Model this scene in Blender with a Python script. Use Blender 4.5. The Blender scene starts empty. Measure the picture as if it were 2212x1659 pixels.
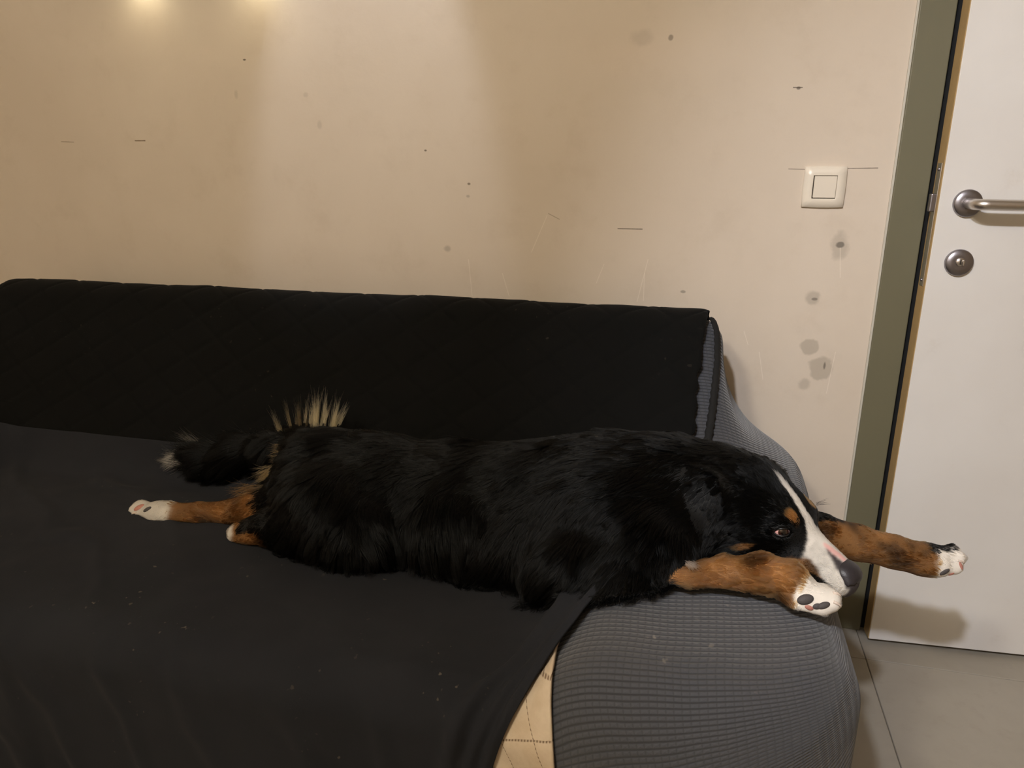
import bpy, bmesh, math, random
import numpy as np
from mathutils import Vector, Matrix, kdtree

random.seed(7); RNG = np.random.default_rng(7)
SC = bpy.context.scene
COL = SC.collection

# ------------------------------------------------------------------ camera, world, light, exposure
CAM = np.array([0.0, -1.72, 1.09]); PITCH = math.radians(16.7); YAW = math.radians(14.0); FPX = 1600.0
cd = bpy.data.cameras.new('camera'); cd.sensor_width = 36.0; cd.lens = 36.0 * FPX / 2212.0
cd.clip_start = 0.02
cam = bpy.data.objects.new('camera', cd); COL.objects.link(cam)
cam.location = CAM; cam.rotation_euler = (math.pi / 2 - PITCH, 0, YAW); SC.camera = cam

SC.view_settings.view_transform = 'Standard'; SC.view_settings.look = 'None'
SC.view_settings.gamma = 1.0; SC.view_settings.use_curve_mapping = False
SC.view_settings.exposure = 0.0

w = bpy.data.worlds.new('world'); SC.world = w; w.use_nodes = True
w.node_tree.nodes['Background'].inputs[0].default_value = (0.9, 0.8, 0.7, 1); w.node_tree.nodes['Background'].inputs[1].default_value = 0.02

def spot(name, loc, target, power, angle, blend, radius, color):
    l = bpy.data.lights.new(name, 'SPOT'); l.energy = power; l.spot_size = math.radians(angle); l.spot_blend = blend
    l.shadow_soft_size = radius; l.color = color
    o = bpy.data.objects.new(name, l); COL.objects.link(o); o.location = loc
    o.rotation_euler = (Vector(target) - Vector(loc)).to_track_quat('-Z', 'Y').to_euler()
    return o
def point(name, loc, power, radius, color):
    l = bpy.data.lights.new(name, 'POINT'); l.energy = power; l.shadow_soft_size = radius; l.color = color
    o = bpy.data.objects.new(name, l); COL.objects.link(o); o.location = loc
    return o
WARM = (1.0, 0.80, 0.60)
spot('ceiling_spot_door', (-0.45, -2.55, 2.36), (0.85, -0.1, 0.60), 180, 46, 0.85, 0.045, (0.96, 1.0, 1.12))
spot('ceiling_downlight', (-0.775, -0.42, 2.42), (-0.775, 0.0, 1.16), 31, 29.5, 0.5, 0.03, (0.95, 1.0, 1.16))
point('ceiling_bulb', (-0.75, -2.35, 2.25), 64, 0.10, (1.0, 0.92, 0.77))

def basis():
    Fh = np.array([-math.sin(YAW), math.cos(YAW), 0]); R = np.array([math.cos(YAW), math.sin(YAW), 0]); Z = np.array([0, 0, 1.0])
    return R, math.sin(PITCH) * Fh + math.cos(PITCH) * Z, math.cos(PITCH) * Fh - math.sin(PITCH) * Z
E1, E2, E3 = basis()                        # right, up, forward of the photograph's view
def ray(px, py): return E3 + (px - 1106) / FPX * E1 - (py - 829.5) / FPX * E2
def aty(px, py, y):
    r = ray(px, py); return CAM + (y - CAM[1]) / r[1] * r
def atz(px, py, z):
    r = ray(px, py); return CAM + (z - CAM[2]) / r[2] * r

# ------------------------------------------------------------------ helpers
def tag(o, label=None, cat=None, group=None, kind=None):
    if label: o['label'] = label
    if cat: o['category'] = cat
    if group: o['group'] = group
    if kind: o['kind'] = kind
    return o
def empty(name, loc=(0, 0, 0)):
    o = bpy.data.objects.new(name, None); o.location = loc; o.empty_display_size = 0.1; COL.objects.link(o); return o
def link(name, me, mat=None, parent=None, smooth=True):
    o = bpy.data.objects.new(name, me); COL.objects.link(o)
    if mat: me.materials.append(mat)
    if smooth: me.polygons.foreach_set('use_smooth', np.ones(len(me.polygons), bool))
    if parent:
        o.parent = parent; o.matrix_parent_inverse = Matrix.Translation(parent.location).inverted() if parent.type == 'EMPTY' else Matrix.Identity(4)
    return o
def mesh_np(name, V, Q):
    me = bpy.data.meshes.new(name); V = np.asarray(V, np.float32); Q = np.asarray(Q, np.int32)
    me.vertices.add(len(V)); me.vertices.foreach_set('co', V.ravel())
    n = Q.shape[1]; me.loops.add(Q.size); me.loops.foreach_set('vertex_index', Q.ravel())
    me.polygons.add(len(Q)); me.polygons.foreach_set('loop_start', np.arange(0, Q.size, n, dtype=np.int32))
    me.polygons.foreach_set('loop_total', np.full(len(Q), n, np.int32))
    me.update(calc_edges=True); me.validate(); return me
def bm_obj(name, bm, mat=None, parent=None, smooth=False):
    bmesh.ops.recalc_face_normals(bm, faces=bm.faces)
    me = bpy.data.meshes.new(name); bm.to_mesh(me); bm.free(); return link(name, me, mat, parent, smooth)
def add_box(bm, lo, hi, bev=0.0, seg=2):
    lo = Vector(lo); hi = Vector(hi)
    r = bmesh.ops.create_cube(bm, size=1.0); vs = r['verts']
    for v in vs: v.co = Vector(((v.co.x + .5) * (hi.x - lo.x) + lo.x, (v.co.y + .5) * (hi.y - lo.y) + lo.y, (v.co.z + .5) * (hi.z - lo.z) + lo.z))
    if bev > 0:
        es = list({e for v in vs for e in v.link_edges})
        bmesh.ops.bevel(bm, geom=es, offset=bev, segments=seg, profile=.5, affect='EDGES')
    return vs
def box(name, lo, hi, mat, parent=None, bev=0.0, seg=2, smooth=False):
    bm = bmesh.new(); add_box(bm, lo, hi, bev, seg); return bm_obj(name, bm, mat, parent, smooth)
def tube_mesh(name, pts, rad, n=14, cap=True):
    pts = [Vector(p) for p in pts]; rad = rad if hasattr(rad, '__len__') else [rad] * len(pts)
    V = []; Q = []; prev = None
    for i, p in enumerate(pts):
        t = (pts[min(i + 1, len(pts) - 1)] - pts[max(i - 1, 0)]).normalized()
        if prev is None: a = t.orthogonal().normalized()
        else: a = (prev - t * prev.dot(t)).normalized()
        prev = a; b = t.cross(a)
        for k in range(n):
            th = 2 * math.pi * k / n; V.append(p + (a * math.cos(th) + b * math.sin(th)) * rad[i])
    bm = bmesh.new(); vs = [bm.verts.new(v) for v in V]
    for i in range(len(pts) - 1):
        for k in range(n): bm.faces.new((vs[i * n + k], vs[i * n + (k + 1) % n], vs[(i + 1) * n + (k + 1) % n], vs[(i + 1) * n + k]))
    if cap:
        bm.faces.new(vs[:n][::-1]); bm.faces.new(vs[-n:])
    return bm
def lathe_bm(profile, n=40):
    """profile (r, h); spun about the local z axis"""
    bm = bmesh.new(); rings = []
    for r, h in profile:
        if r < 1e-6: rings.append([bm.verts.new((0, 0, h))])
        else: rings.append([bm.verts.new((r * math.cos(2 * math.pi * k / n), r * math.sin(2 * math.pi * k / n), h)) for k in range(n)])
    for a, b in zip(rings[:-1], rings[1:]):
        for k in range(n):
            k2 = (k + 1) % n
            f = [a[k % len(a)], a[k2 % len(a)], b[k2 % len(b)], b[k % len(b)]]
            f = list(dict.fromkeys(f))
            if len(f) > 2: bm.faces.new(f)
    return bm

# value noise, vectorised
def _hash(i, j, k, s):
    h = (i * 374761393 + j * 668265263 + k * 2147483647 + s * 974711) & 0xffffffff
    h = ((h ^ (h >> 13)) * 1274126177) & 0xffffffff
    return ((h ^ (h >> 16)) & 0xffff) / 65535.0
def vnoise(P, scale, seed=0):
    P = np.asarray(P, float) * scale; I = np.floor(P).astype(np.int64); f = P - I; f = f * f * (3 - 2 * f); r = 0
    for a in (0, 1):
        for b in (0, 1):
            for c in (0, 1):
                wgt = (f[..., 0] if a else 1 - f[..., 0]) * (f[..., 1] if b else 1 - f[..., 1]) * (f[..., 2] if c else 1 - f[..., 2])
                r = r + wgt * _hash(I[..., 0] + a, I[..., 1] + b, I[..., 2] + c, seed)
    return r * 2 - 1
def fbm(P, scale, seed=0, oct=3):
    return sum(vnoise(P, scale * 2 ** o, seed + o) * .5 ** o for o in range(oct))
def sstep(a, b, x):
    t = np.clip((x - a) / (b - a), 0, 1); return t * t * (3 - 2 * t)

# ------------------------------------------------------------------ materials
class NT:
    def __init__(s, name):
        s.m = bpy.data.materials.new(name); s.m.use_nodes = True; s.t = s.m.node_tree; s.n = s.t.nodes; s.b = s.n['Principled BSDF']
    def add(s, typ, **kw):
        n = s.n.new(typ)
        for k, v in kw.items(): setattr(n, k, v)
        return n
    def put(s, sock, v):
        if isinstance(v, bpy.types.NodeSocket): s.t.links.new(v, sock)
        elif v is not None: sock.default_value = v
    def math(s, op, a, b=None, c=None, clamp=False):
        n = s.add('ShaderNodeMath', operation=op, use_clamp=clamp)
        for i, v in enumerate((a, b, c)): s.put(n.inputs[i], v)
        return n.outputs[0]
    def mix(s, f, a, b, mode='MIX'):
        n = s.add('ShaderNodeMix', data_type='RGBA', blend_type=mode)
        s.put(n.inputs[0], f); s.put(n.inputs[6], a); s.put(n.inputs[7], b); return n.outputs[2]
    def ramp(s, f, lo, hi):
        n = s.add('ShaderNodeMapRange', interpolation_type='SMOOTHSTEP'); s.put(n.inputs[0], f); n.inputs[1].default_value = lo; n.inputs[2].default_value = hi
        return n.outputs[0]
    def coords(s):
        g = s.add('ShaderNodeTexCoord'); x = s.add('ShaderNodeSeparateXYZ'); s.t.links.new(g.outputs['Object'], x.inputs[0])
        return g.outputs['Object'], x.outputs
    def noise(s, vec, scale, detail=3, rough=.5):
        n = s.add('ShaderNodeTexNoise'); n.inputs['Scale'].default_value = scale; n.inputs['Detail'].default_value = detail; n.inputs['Roughness'].default_value = rough
        if vec is not None: s.t.links.new(vec, n.inputs['Vector'])
        return n.outputs['Fac'], n.outputs['Color']
    def bump(s, h, strength, dist):
        n = s.add('ShaderNodeBump'); n.inputs['Strength'].default_value = strength; n.inputs['Distance'].default_value = dist
        s.put(n.inputs['Height'], h); s.t.links.new(n.outputs[0], s.b.inputs['Normal']); return n
    def out(s, color=None, rough=None, metal=None, spec=None, sheen=None):
        if color is not None: s.put(s.b.inputs['Base Color'], color)
        if rough is not None: s.put(s.b.inputs['Roughness'], rough)
        if metal is not None: s.put(s.b.inputs['Metallic'], metal)
        if spec is not None: s.put(s.b.inputs['Specular IOR Level'], spec)
        if sheen is not None: s.b.inputs['Sheen Weight'].default_value = sheen; s.b.inputs['Sheen Roughness'].default_value = .5
        return s.m
def C(r, g, b):      # sRGB 0..255 -> linear
    f = lambda v: (v / 255 / 12.92) if v / 255 <= .04045 else ((v / 255 + .055) / 1.055) ** 2.4
    return (f(r), f(g), f(b), 1.0)

def simple(name, col, rough=.5, metal=0., spec=.5, nscale=None, namp=.15, bump=0.):
    t = NT(name); v, _ = t.coords()
    if nscale:
        f, _c = t.noise(v, nscale, 4, .6)
        col2 = t.mix(f, tuple(c * (1 - namp) for c in col[:3]) + (1,), tuple(min(1, c * (1 + namp)) for c in col[:3]) + (1,))
        if bump: t.bump(f, .4, bump)
    else: col2 = col
    return t.out(col2, rough, metal, spec)

def wall_material():
    t = NT('wall_plaster'); v, xyz = t.coords(); X, Y, Z = xyz[0], xyz[1], xyz[2]
    f1, _ = t.noise(v, 1.3, 5, .6); f2, _ = t.noise(v, 9, 5, .65); f3, _ = t.noise(v, 45, 4, .6)
    base = t.mix(t.ramp(f1, .3, .7), C(206, 192, 175), C(214, 201, 185))
    base = t.mix(t.math('MULTIPLY', t.ramp(f2, .5, .75), .16), base, C(176, 158, 136))
    cur = base
    wob = t.math('MULTIPLY', t.math('SUBTRACT', t.noise(v, 34, 3)[0], .5), 1.3)
    wob2 = t.math('MULTIPLY', t.math('SUBTRACT', t.noise(v, 110, 3)[0], .5), .9)
    def blot(px, py, rx, ry, amt, col=C(128, 112, 92), soft=.35, wb=True):
        nonlocal cur
        p = aty(px, py, 0.0); k = 1.56 / FPX
        dx = t.math('DIVIDE', t.math('SUBTRACT', X, float(p[0])), rx * k); dz = t.math('DIVIDE', t.math('SUBTRACT', Z, float(p[2])), ry * k)
        d = t.math('SQRT', t.math('ADD', t.math('MULTIPLY', dx, dx), t.math('MULTIPLY', dz, dz)))
        if wb: d = t.math('ADD', d, wob)
        m = t.math('MULTIPLY', t.math('SUBTRACT', 1.0, t.ramp(d, 1 - soft, 1 + soft)), amt)
        cur = t.mix(m, cur, col)
    def line(px0, py0, px1, py1, wpx, amt, col=C(70, 58, 46)):
        nonlocal cur
        a = aty(px0, py0, 0.0); b = aty(px1, py1, 0.0); ux, uz = b[0] - a[0], b[2] - a[2]; L = math.hypot(ux, uz); ux /= L; uz /= L
        dx = t.math('SUBTRACT', X, float(a[0])); dz = t.math('SUBTRACT', Z, float(a[2]))
        al = t.math('DIVIDE', t.math('ADD', t.math('MULTIPLY', dx, float(ux)), t.math('MULTIPLY', dz, float(uz))), float(L))
        ac = t.math('ABSOLUTE', t.math('ADD', t.math('MULTIPLY', dx, float(-uz)), t.math('MULTIPLY', dz, float(ux))))
        inside = t.math('MULTIPLY', t.math('GREATER_THAN', al, 0.0), t.math('LESS_THAN', al, 1.0))
        hw = wpx * .5 * 1.56 / FPX
        m = t.math('MULTIPLY', t.math('MULTIPLY', inside, t.math('SUBTRACT', 1.0, t.ramp(t.math('ADD', ac, t.math('MULTIPLY', wob2, hw)), hw * .5, hw * 1.5))), amt)
        cur = t.mix(m, cur, col)
    GREY = C(120, 112, 100)
    # smudges and wet stains beside and below the switch
    blot(1816, 530, 17, 26, .30, GREY); blot(1816, 528, 9, 7, .75, C(98, 92, 84), .25)
    blot(1755, 643, 15, 14, .35, GREY); blot(1760, 646, 6, 3, .6, C(90, 84, 76), .3)
    blot(1750, 748, 19, 18, .42, C(140, 130, 114), .2); blot(1772, 795, 24, 27, .42, C(140, 130, 114), .2); blot(1738, 830, 12, 13, .3, GREY)
    blot(1781, 790, 2.5, 8, .7, C(90, 84, 76), .4)
    blot(1387, 82, 22, 15, .22, GREY, .5); blot(1449, 81, 5, 6, .7, C(96, 84, 70), .3)
    blot(1400, 115, 150, 45, .25, C(222, 206, 190), .8, False)
    blot(1013, 397, 4, 3, .8, C(110, 96, 78), .4); blot(1011, 424, 4, 3, .4, GREY, .5); blot(528, 129, 4, 2, .8, C(70, 58, 46), .4)
    blot(967, 537, 8, 7, .4, GREY, .5); blot(919, 325, 3, 2, .8, C(80, 66, 50), .4); blot(1476, 630, 5, 3, .6, GREY, .4); blot(1725, 190, 4, 3, .7, C(60, 52, 44), .4)
    blot(510, 205, 5, 10, .2, GREY, .5); blot(690, 270, 6, 9, .2, GREY, .5); blot(660, 205, 6, 5, .18, GREY, .5)
    # scratches and pencil marks
    line(291, 304, 314, 304, 3, .85, C(110, 92, 66)); line(132, 306, 160, 307, 2.2, .6, C(110, 92, 66))
    line(1334, 494, 1388, 495, 2.2, .8); line(1703, 365, 1742, 366, 1.6, .6); line(1828, 364, 1897, 363, 1.8, .75); line(1713, 189, 1734, 189, 2.2, .8)
    line(1184, 461, 1209, 474, 2, .5, C(130, 112, 90))
    for a in ((1182, 465, 1148, 545), (1400, 560, 1376, 652), (1305, 570, 1288, 612), (1815, 535, 1815, 600), (1607, 715, 1616, 745), (1640, 760, 1648, 820), (1012, 560, 1020, 640), (1085, 590, 1100, 640), (1805, 760, 1785, 850), (1392, 590, 1390, 650)):
        line(*a, 1.6, .5, C(232, 220, 206))
    t.bump(t.math('ADD', f3, t.math('MULTIPLY', f2, .6)), .12, .004)
    return t.out(cur, .62, 0, .35)

def waffle_material():
    t = NT('grey_waffle_fabric'); v, xyz = t.coords(); X, Y, Z = xyz[0], xyz[1], xyz[2]
    warp, _ = t.noise(v, 5, 2); wv = t.math('MULTIPLY', t.math('SUBTRACT', warp, .5), .035)
    a = t.math('ADD', t.math('ADD', X, t.math('MULTIPLY', Z, .22)), wv)
    xp = t.math('MAXIMUM', t.math('ADD', X, .02), 0.0); wz = t.math('SUBTRACT', 1.0, t.math('MULTIPLY', t.ramp(Z, .40, .52), .8))
    b = t.math('ADD', t.math('ADD', Y, Z), t.math('MULTIPLY', wv, .8))
    b = t.math('SUBTRACT', b, t.math('MULTIPLY', wz, t.math('ADD', t.math('MULTIPLY', X, .38), t.math('MULTIPLY', t.math('MULTIPLY', xp, xp), 3.6))))
    def rib(q, per):
        s = t.math('SINE', t.math('MULTIPLY', q, 2 * math.pi / per)); return t.math('POWER', t.math('ADD', t.math('MULTIPLY', s, .5), .5), .55)
    ha = rib(a, .0098); hb = rib(b, .0098)
    h = t.math('MINIMUM', t.math('ADD', t.math('MULTIPLY', ha, .55), .45), hb)
    f, _ = t.noise(v, 160, 4, .7); g, _ = t.noise(v, 3.5, 3)
    col = t.mix(t.ramp(h, .1, .8), C(52, 54, 58), C(74, 76, 82))  # grooves coloured darker: shade of the relief put into the colour
    col = t.mix(t.math('MULTIPLY', t.ramp(g, .4, .7), .25), col, C(82, 78, 76))
    # pale lint
    l1, _ = t.noise(v, 70, 2, .5); l2, _ = t.noise(v, 6, 2, .5)
    lint = t.math('MULTIPLY', t.math('MULTIPLY', t.ramp(l1, .66, .74), t.ramp(l2, .55, .68)), .35)
    col = t.mix(lint, col, C(170, 160, 145))
    t.bump(t.math('ADD', h, t.math('MULTIPLY', f, .25)), .55, .0028)
    return t.out(col, .92, 0, .12, .25)

def dark_cloth(name, c0, c1, lint=.5, scale=420, sheen=.3, bump=.0006):
    t = NT(name); v, xyz = t.coords()
    f, _ = t.noise(v, scale, 3, .7); g, _ = t.noise(v, 2.6, 4, .6)
    col = t.mix(t.ramp(g, .3, .7), c0, c1)
    col = t.mix(t.math('MULTIPLY', f, .35), col, tuple(c * .5 for c in c0[:3]) + (1,))
    l1, _ = t.noise(v, 95, 1.5, .5); l2, _ = t.noise(v, 5, 2, .5)
    li = t.math('MULTIPLY', t.math('MULTIPLY', t.ramp(l1, .70, .76), t.ramp(l2, .5, .7)), lint)
    col = t.mix(li, col, C(140, 130, 115))
    t.bump(f, .5, bump)
    return t.out(col, .95, 0, .06, sheen)

def beige_quilt():
    t = NT('beige_quilted_cloth'); v, xyz = t.coords(); X, Y, Z = xyz[0], xyz[1], xyz[2]
    g, _ = t.noise(v, 14, 4, .65); f, _ = t.noise(v, 300, 2)
    col = t.mix(t.ramp(g, .35, .7), C(210, 193, 170), C(192, 172, 147))
    q, _ = t.noise(v, 26, 5, .7)
    stain = t.math('MULTIPLY', t.ramp(q, .53, .7), t.math('SUBTRACT', 1.0, t.ramp(Z, .30, .40)))
    col = t.mix(t.math('MULTIPLY', stain, .5), col, C(120, 96, 72))
    def stitch(q0, al, per, off):
        d = t.math('ABSOLUTE', t.math('SUBTRACT', t.math('FRACT', t.math('DIVIDE', t.math('ADD', q0, off), per)), .5))
        ln = t.math('SUBTRACT', 1.0, t.ramp(t.math('MULTIPLY', d, per), .0006, .0018))
        dash = t.ramp(t.math('SINE', t.math('MULTIPLY', al, 2 * math.pi / .0042)), -.4, .4)
        return t.math('MULTIPLY', ln, t.math('ADD', t.math('MULTIPLY', dash, .75), .25))
    s1 = stitch(t.math('SUBTRACT', Z, t.math('MULTIPLY', X, .42)), X, .058, .021)
    s2 = stitch(t.math('ADD', Z, t.math('MULTIPLY', X, 1.9)), Z, .105, .045)
    st = t.math('MAXIMUM', s1, s2)
    col = t.mix(t.math('MULTIPLY', st, .75), col, C(96, 70, 52))
    t.bump(t.math('SUBTRACT', t.math('MULTIPLY', f, .2), st), .5, .002)
    return t.out(col, .9, 0, .1)

def tile_material():
    t = NT('floor_tile'); v, xyz = t.coords()
    oi = t.add('ShaderNodeObjectInfo'); f, _ = t.noise(v, 2.2, 6, .6); g, _ = t.noise(v, 30, 4, .6)
    col = t.mix(t.ramp(f, .3, .7), C(154, 147, 134), C(166, 159, 147))
    col = t.mix(t.math('MULTIPLY', t.ramp(g, .5, .8), .25), col, C(136, 126, 112))
    col = t.mix(t.math('MULTIPLY', oi.outputs['Random'], .12), col, C(130, 120, 105))
    rr = t.math('ADD', .38, t.math('MULTIPLY', f, .2)); t.bump(g, .08, .002)
    return t.out(col, rr, 0, .4)

def door_material():
    t = NT('white_door_laminate'); v, xyz = t.coords()
    f, _ = t.noise(v, 3, 4); g, _ = t.noise(v, 12, 5, .7)
    col = t.mix(t.ramp(f, .3, .7), C(226, 223, 219), C(219, 215, 210))
    col = t.mix(t.math('MULTIPLY', t.ramp(g, .6, .8), .2), col, C(186, 172, 156))
    t.bump(t.noise(v, 260, 2)[0], .05, .001)
    return t.out(col, .38, 0, .45)

def metal_material(name, col, rough):
    t = NT(name); v, _ = t.coords(); mp = t.add('ShaderNodeMapping'); t.t.links.new(v, mp.inputs[0]); mp.inputs['Scale'].default_value = (4, 60, 400)
    f, _ = t.noise(mp.outputs[0], 6, 3)
    t.bump(f, .05, .0008)
    return t.out(col, t.math('ADD', rough - .06, t.math('MULTIPLY', f, .12)), 1.0, .5)

M = dict(
    wall=wall_material(), waffle=waffle_material(), tile=tile_material(), door=door_material(), beige=beige_quilt(),
    throw=dark_cloth('charcoal_throw_cloth', C(43, 44, 48), C(36, 37, 41), .35, 420, .03),
    quilt=dark_cloth('black_quilted_cloth', C(17, 17, 16), C(20, 20, 20), .10, 380, .03),
    strap=simple('black_elastic', C(12, 12, 12), .9, nscale=200),
    plain_wall=simple('side_wall_paint', C(206, 192, 174), .7, nscale=3, namp=.04),
    ceiling=simple('ceiling_paint', C(226, 218, 206), .8, nscale=3, namp=.03),
    grout=simple('grout', C(128, 118, 103), .9, nscale=80),
    frame=simple('olive_painted_frame', C(106, 102, 80), .5, nscale=5, namp=.05),
    lip=simple('frame_white_lip', C(196, 190, 176), .5, nscale=20, namp=.04),
    gap_black=simple('black_gasket_and_gap_shade', C(8, 8, 8), .8, nscale=60),  # black for the rubber seal and for shade painted into the door gap
    edge=simple('raw_door_edge', C(170, 142, 96), .55, nscale=30, namp=.15),
    steel=metal_material('brushed_steel', C(206, 200, 194), .34), steel_dark=metal_material('dark_brushed_steel', C(150, 146, 150), .38),
    plastic=simple('cream_switch_plastic', C(226, 216, 200), .35, nscale=8, namp=.02), slot=simple('dark_slot', C(40, 34, 28), .8, nscale=50),
    bulb=None,
)
t = NT('lamp_bulb'); t.b.inputs['Emission Color'].default_value = (1.0, .93, .66, 1); t.b.inputs['Emission Strength'].default_value = 24; M['bulb'] = t.out((1, .9, .7, 1), .4)

# ------------------------------------------------------------------ room shell
RX0, RX1, RY0, HC = -2.7, 2.1, -3.3, 2.5
FX0, FX1 = 0.379, 0.444           # visible face of the door frame
DX1 = 1.285                       # hinge line
bm = bmesh.new()
add_box(bm, (RX0 - .1, 0, 0), (FX0 + .03, .14, HC)); add_box(bm, (DX1 + .07, 0, 0), (RX1 + .1, .14, HC)); add_box(bm, (FX0 + .03, 0, 2.10), (DX1 + .07, .14, HC))
tag(bm_obj('wall_back', bm, M['wall']), 'beige-white scuffed plaster wall behind the sofa', kind='structure')
tag(box('wall_left', (RX0 - .1, RY0, 0), (RX0, 0, HC), M['plain_wall']), 'plain beige side wall at the sofa end', kind='structure')
tag(box('wall_right', (RX1, RY0, 0), (RX1 + .1, 0, HC), M['plain_wall']), 'plain beige side wall past the door', kind='structure')
tag(box('wall_front', (RX0 - .1, RY0 - .1, 0), (RX1 + .1, RY0, HC), M['plain_wall']), 'plain beige wall opposite the sofa', kind='structure')
tag(box('ceiling', (RX0 - .1, RY0 - .1, HC), (RX1 + .1, .14, HC + .1), M['ceiling']), 'white painted ceiling', kind='structure')
fl = tag(box('floor', (RX0 - .1, RY0 - .1, -.10), (RX1 + .1, .5, -.004), M['grout']), 'grey-beige large tile floor', kind='structure')
# tiles: joints at x = .437 and y = -.123 (the door threshold strip is a cut row)
TS = 0.60; J = 0.0009
tm = {}
def tile(x0, y0, x1, y1):
    key = (round(x1 - x0, 4), round(y1 - y0, 4))
    if key not in tm:
        b = bmesh.new(); add_box(b, (J, J, -.008), (x1 - x0 - J, y1 - y0 - J, 0), .0012, 1); me = bpy.data.meshes.new('tile'); b.to_mesh(me); b.free(); me.materials.append(M['tile']); tm[key] = me
    o = bpy.data.objects.new('tile', tm[key]); COL.objects.link(o); o.location = (x0, y0, 0); o.parent = fl
xs = [RX0] + [0.437 + TS * i for i in range(-5, 3)] + [RX1]; ys = [RY0] + [-.123 - TS * i for i in range(5, -1, -1)] + [.14]
for i in range(len(xs) - 1):
    for j in range(len(ys) - 1):
        if xs[i + 1] - xs[i] > .01: tile(xs[i], ys[j], xs[i + 1], ys[j + 1])

# ------------------------------------------------------------------ door frame and door
tr = tag(empty('trim_1', (FX0, 0, 0)), 'olive painted steel door frame beside the light switch', kind='structure')
bm = bmesh.new(); add_box(bm, (FX0, -.012, 0), (FX1, .03, 2.09), .002); add_box(bm, (FX1 - .03, .028, 0), (FX1, .14, 2.09), .001)
bm_obj('jamb', bm, M['frame'], tr)
bm = bmesh.new(); add_box(bm, (DX1 + .005, -.012, 0), (DX1 + .075, .14, 2.09), .002); bm_obj('jamb', bm, M['frame'], tr)
bm = bmesh.new(); add_box(bm, (FX0, -.012, 2.052), (DX1 + .075, .14, 2.115), .002); bm_obj('head_jamb', bm, M['frame'], tr)
box('lip', (FX0 - .004, -.006, 0), (FX0 + .001, .0, 2.1), M['lip'], tr, .001)
box('gasket_gap_shade', (FX1 - .002, .004, 0.0), (FX1 + .022, .03, 2.052), M['gap_black'], tr)  # seal box whose black also puts the deep gap's shade into colour
box('gasket_gap_shade', (FX1 + .012, .03, 0.0), (FX1 + .030, .14, 2.052), M['gap_black'], tr)  # black filler further back, shade of the gap given as colour
tag(box('wall_hallway_black', (FX0 - .1, .30, 0), (DX1 + .2, .34, HC), M['gap_black']), 'black sheet standing for the unlit hallway behind the door gap', kind='structure')  # hallway darkness painted: the sheet itself is near-black

# the door stands slightly ajar, hinged on the far side; built in a local frame: x from the latch edge to the hinge, y into the room negative
A = np.array([.4525, -.060]); B = np.array([DX1, -.010]); DL = float(np.linalg.norm(B - A)); DA = math.atan2(B[1] - A[1], B[0] - A[0])
dr = tag(empty('door_1', (A[0], A[1], 0)), 'white flush door standing slightly ajar with steel lever handle', kind='structure'); dr.rotation_euler = (0, 0, DA)
def dpart(name, bm, mat, parent=None, smooth=False, loc=(0, 0, 0), rot=(0, 0, 0)):
    bmesh.ops.recalc_face_normals(bm, faces=bm.faces); me = bpy.data.meshes.new(name); bm.to_mesh(me); bm.free()
    me.materials.append(mat); me.polygons.foreach_set('use_smooth', np.full(len(me.polygons), smooth))
    o = bpy.data.objects.new(name, me); COL.objects.link(o); o.parent = parent or dr; o.location = loc; o.rotation_euler = rot; return o
bm = bmesh.new(); add_box(bm, (.0012, 0, .012), (DL, .040, 2.045), .0012, 1); dpart('leaf', bm, M['door'])
bm = bmesh.new(); add_box(bm, (-.0006, .0015, .0125), (.0012, .0385, 2.045)); dpart('edge_band', bm, M['edge'])
def door_local(px, py):       # pixel -> point on the door face, local x and z
    n = np.array([-math.sin(DA), math.cos(DA), 0]); a = np.array([A[0], A[1], 0]); r = ray(px, py); tt = np.dot(a - CAM, n) / np.dot(r, n); p = CAM + tt * r
    return float((p[0] - A[0]) * math.cos(DA) + (p[1] - A[1]) * math.sin(DA)), float(p[2])
hx, hz = door_local(2089, 439); kx, kz = door_local(2070, 567)
RF = (math.pi / 2, 0, 0)     # lathe axis -> towards the room (-y)
def rose(x, z, r):
    return lathe_bm([(r * .995, 0), (r, .002), (r * .985, .006), (r * .93, .0085), (r * .5, .0092), (0, .0094)], 56)
hr = dpart('handle_rose', rose(hx, hz, .0265), M['steel_dark'], None, True, (hx, 0, hz), RF)
path = [(hx, -.004, hz), (hx, -.02, hz), (hx, -.036, hz)]
for k in range(1, 9):
    a = k / 8 * math.pi / 2; path.append((hx + .018 * (1 - math.cos(a)), -.036 - .018 * math.sin(a), hz))
path += [(hx + .05, -.054, hz - .0006), (hx + .085, -.054, hz - .0008), (hx + .122, -.054, hz - .001), (hx + .125, -.054, hz - .001)]
dpart('lever', tube_mesh('lever', path, [.0105] * (len(path) - 1) + [.0085], 22), M['steel'], None, True)
kr = dpart('key_rose', rose(kx, kz, .0265), M['steel_dark'], None, True, (kx, 0, kz), RF)
bm = lathe_bm([(.0085, .0), (.0085, .0105), (.0078, .0115), (0, .0116)], 28); dpart('lock_cylinder', bm, M['steel'], None, True, (kx, 0, kz + .002), RF)
bm = bmesh.new(); add_box(bm, (-.0011, -.0125, -.004), (.0011, -.0110, .006)); dpart('keyhole', bm, M['slot'], None, False, (kx, 0, kz + .001))
bm = bmesh.new(); add_box(bm, (.0035, -.0150, -.0062), (.0062, -.0112, .0052), .0008); dpart('cylinder_tab', bm, M['steel'], None, False, (kx, 0, kz + .001))
lz0, lz1 = door_local(1988, 620)[1], door_local(2022, 352)[1]
bm = bmesh.new(); add_box(bm, (-.0016, .010, lz0), (.0, .031, lz1), .0006); fp = dpart('latch_plate', bm, M['steel'])
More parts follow.
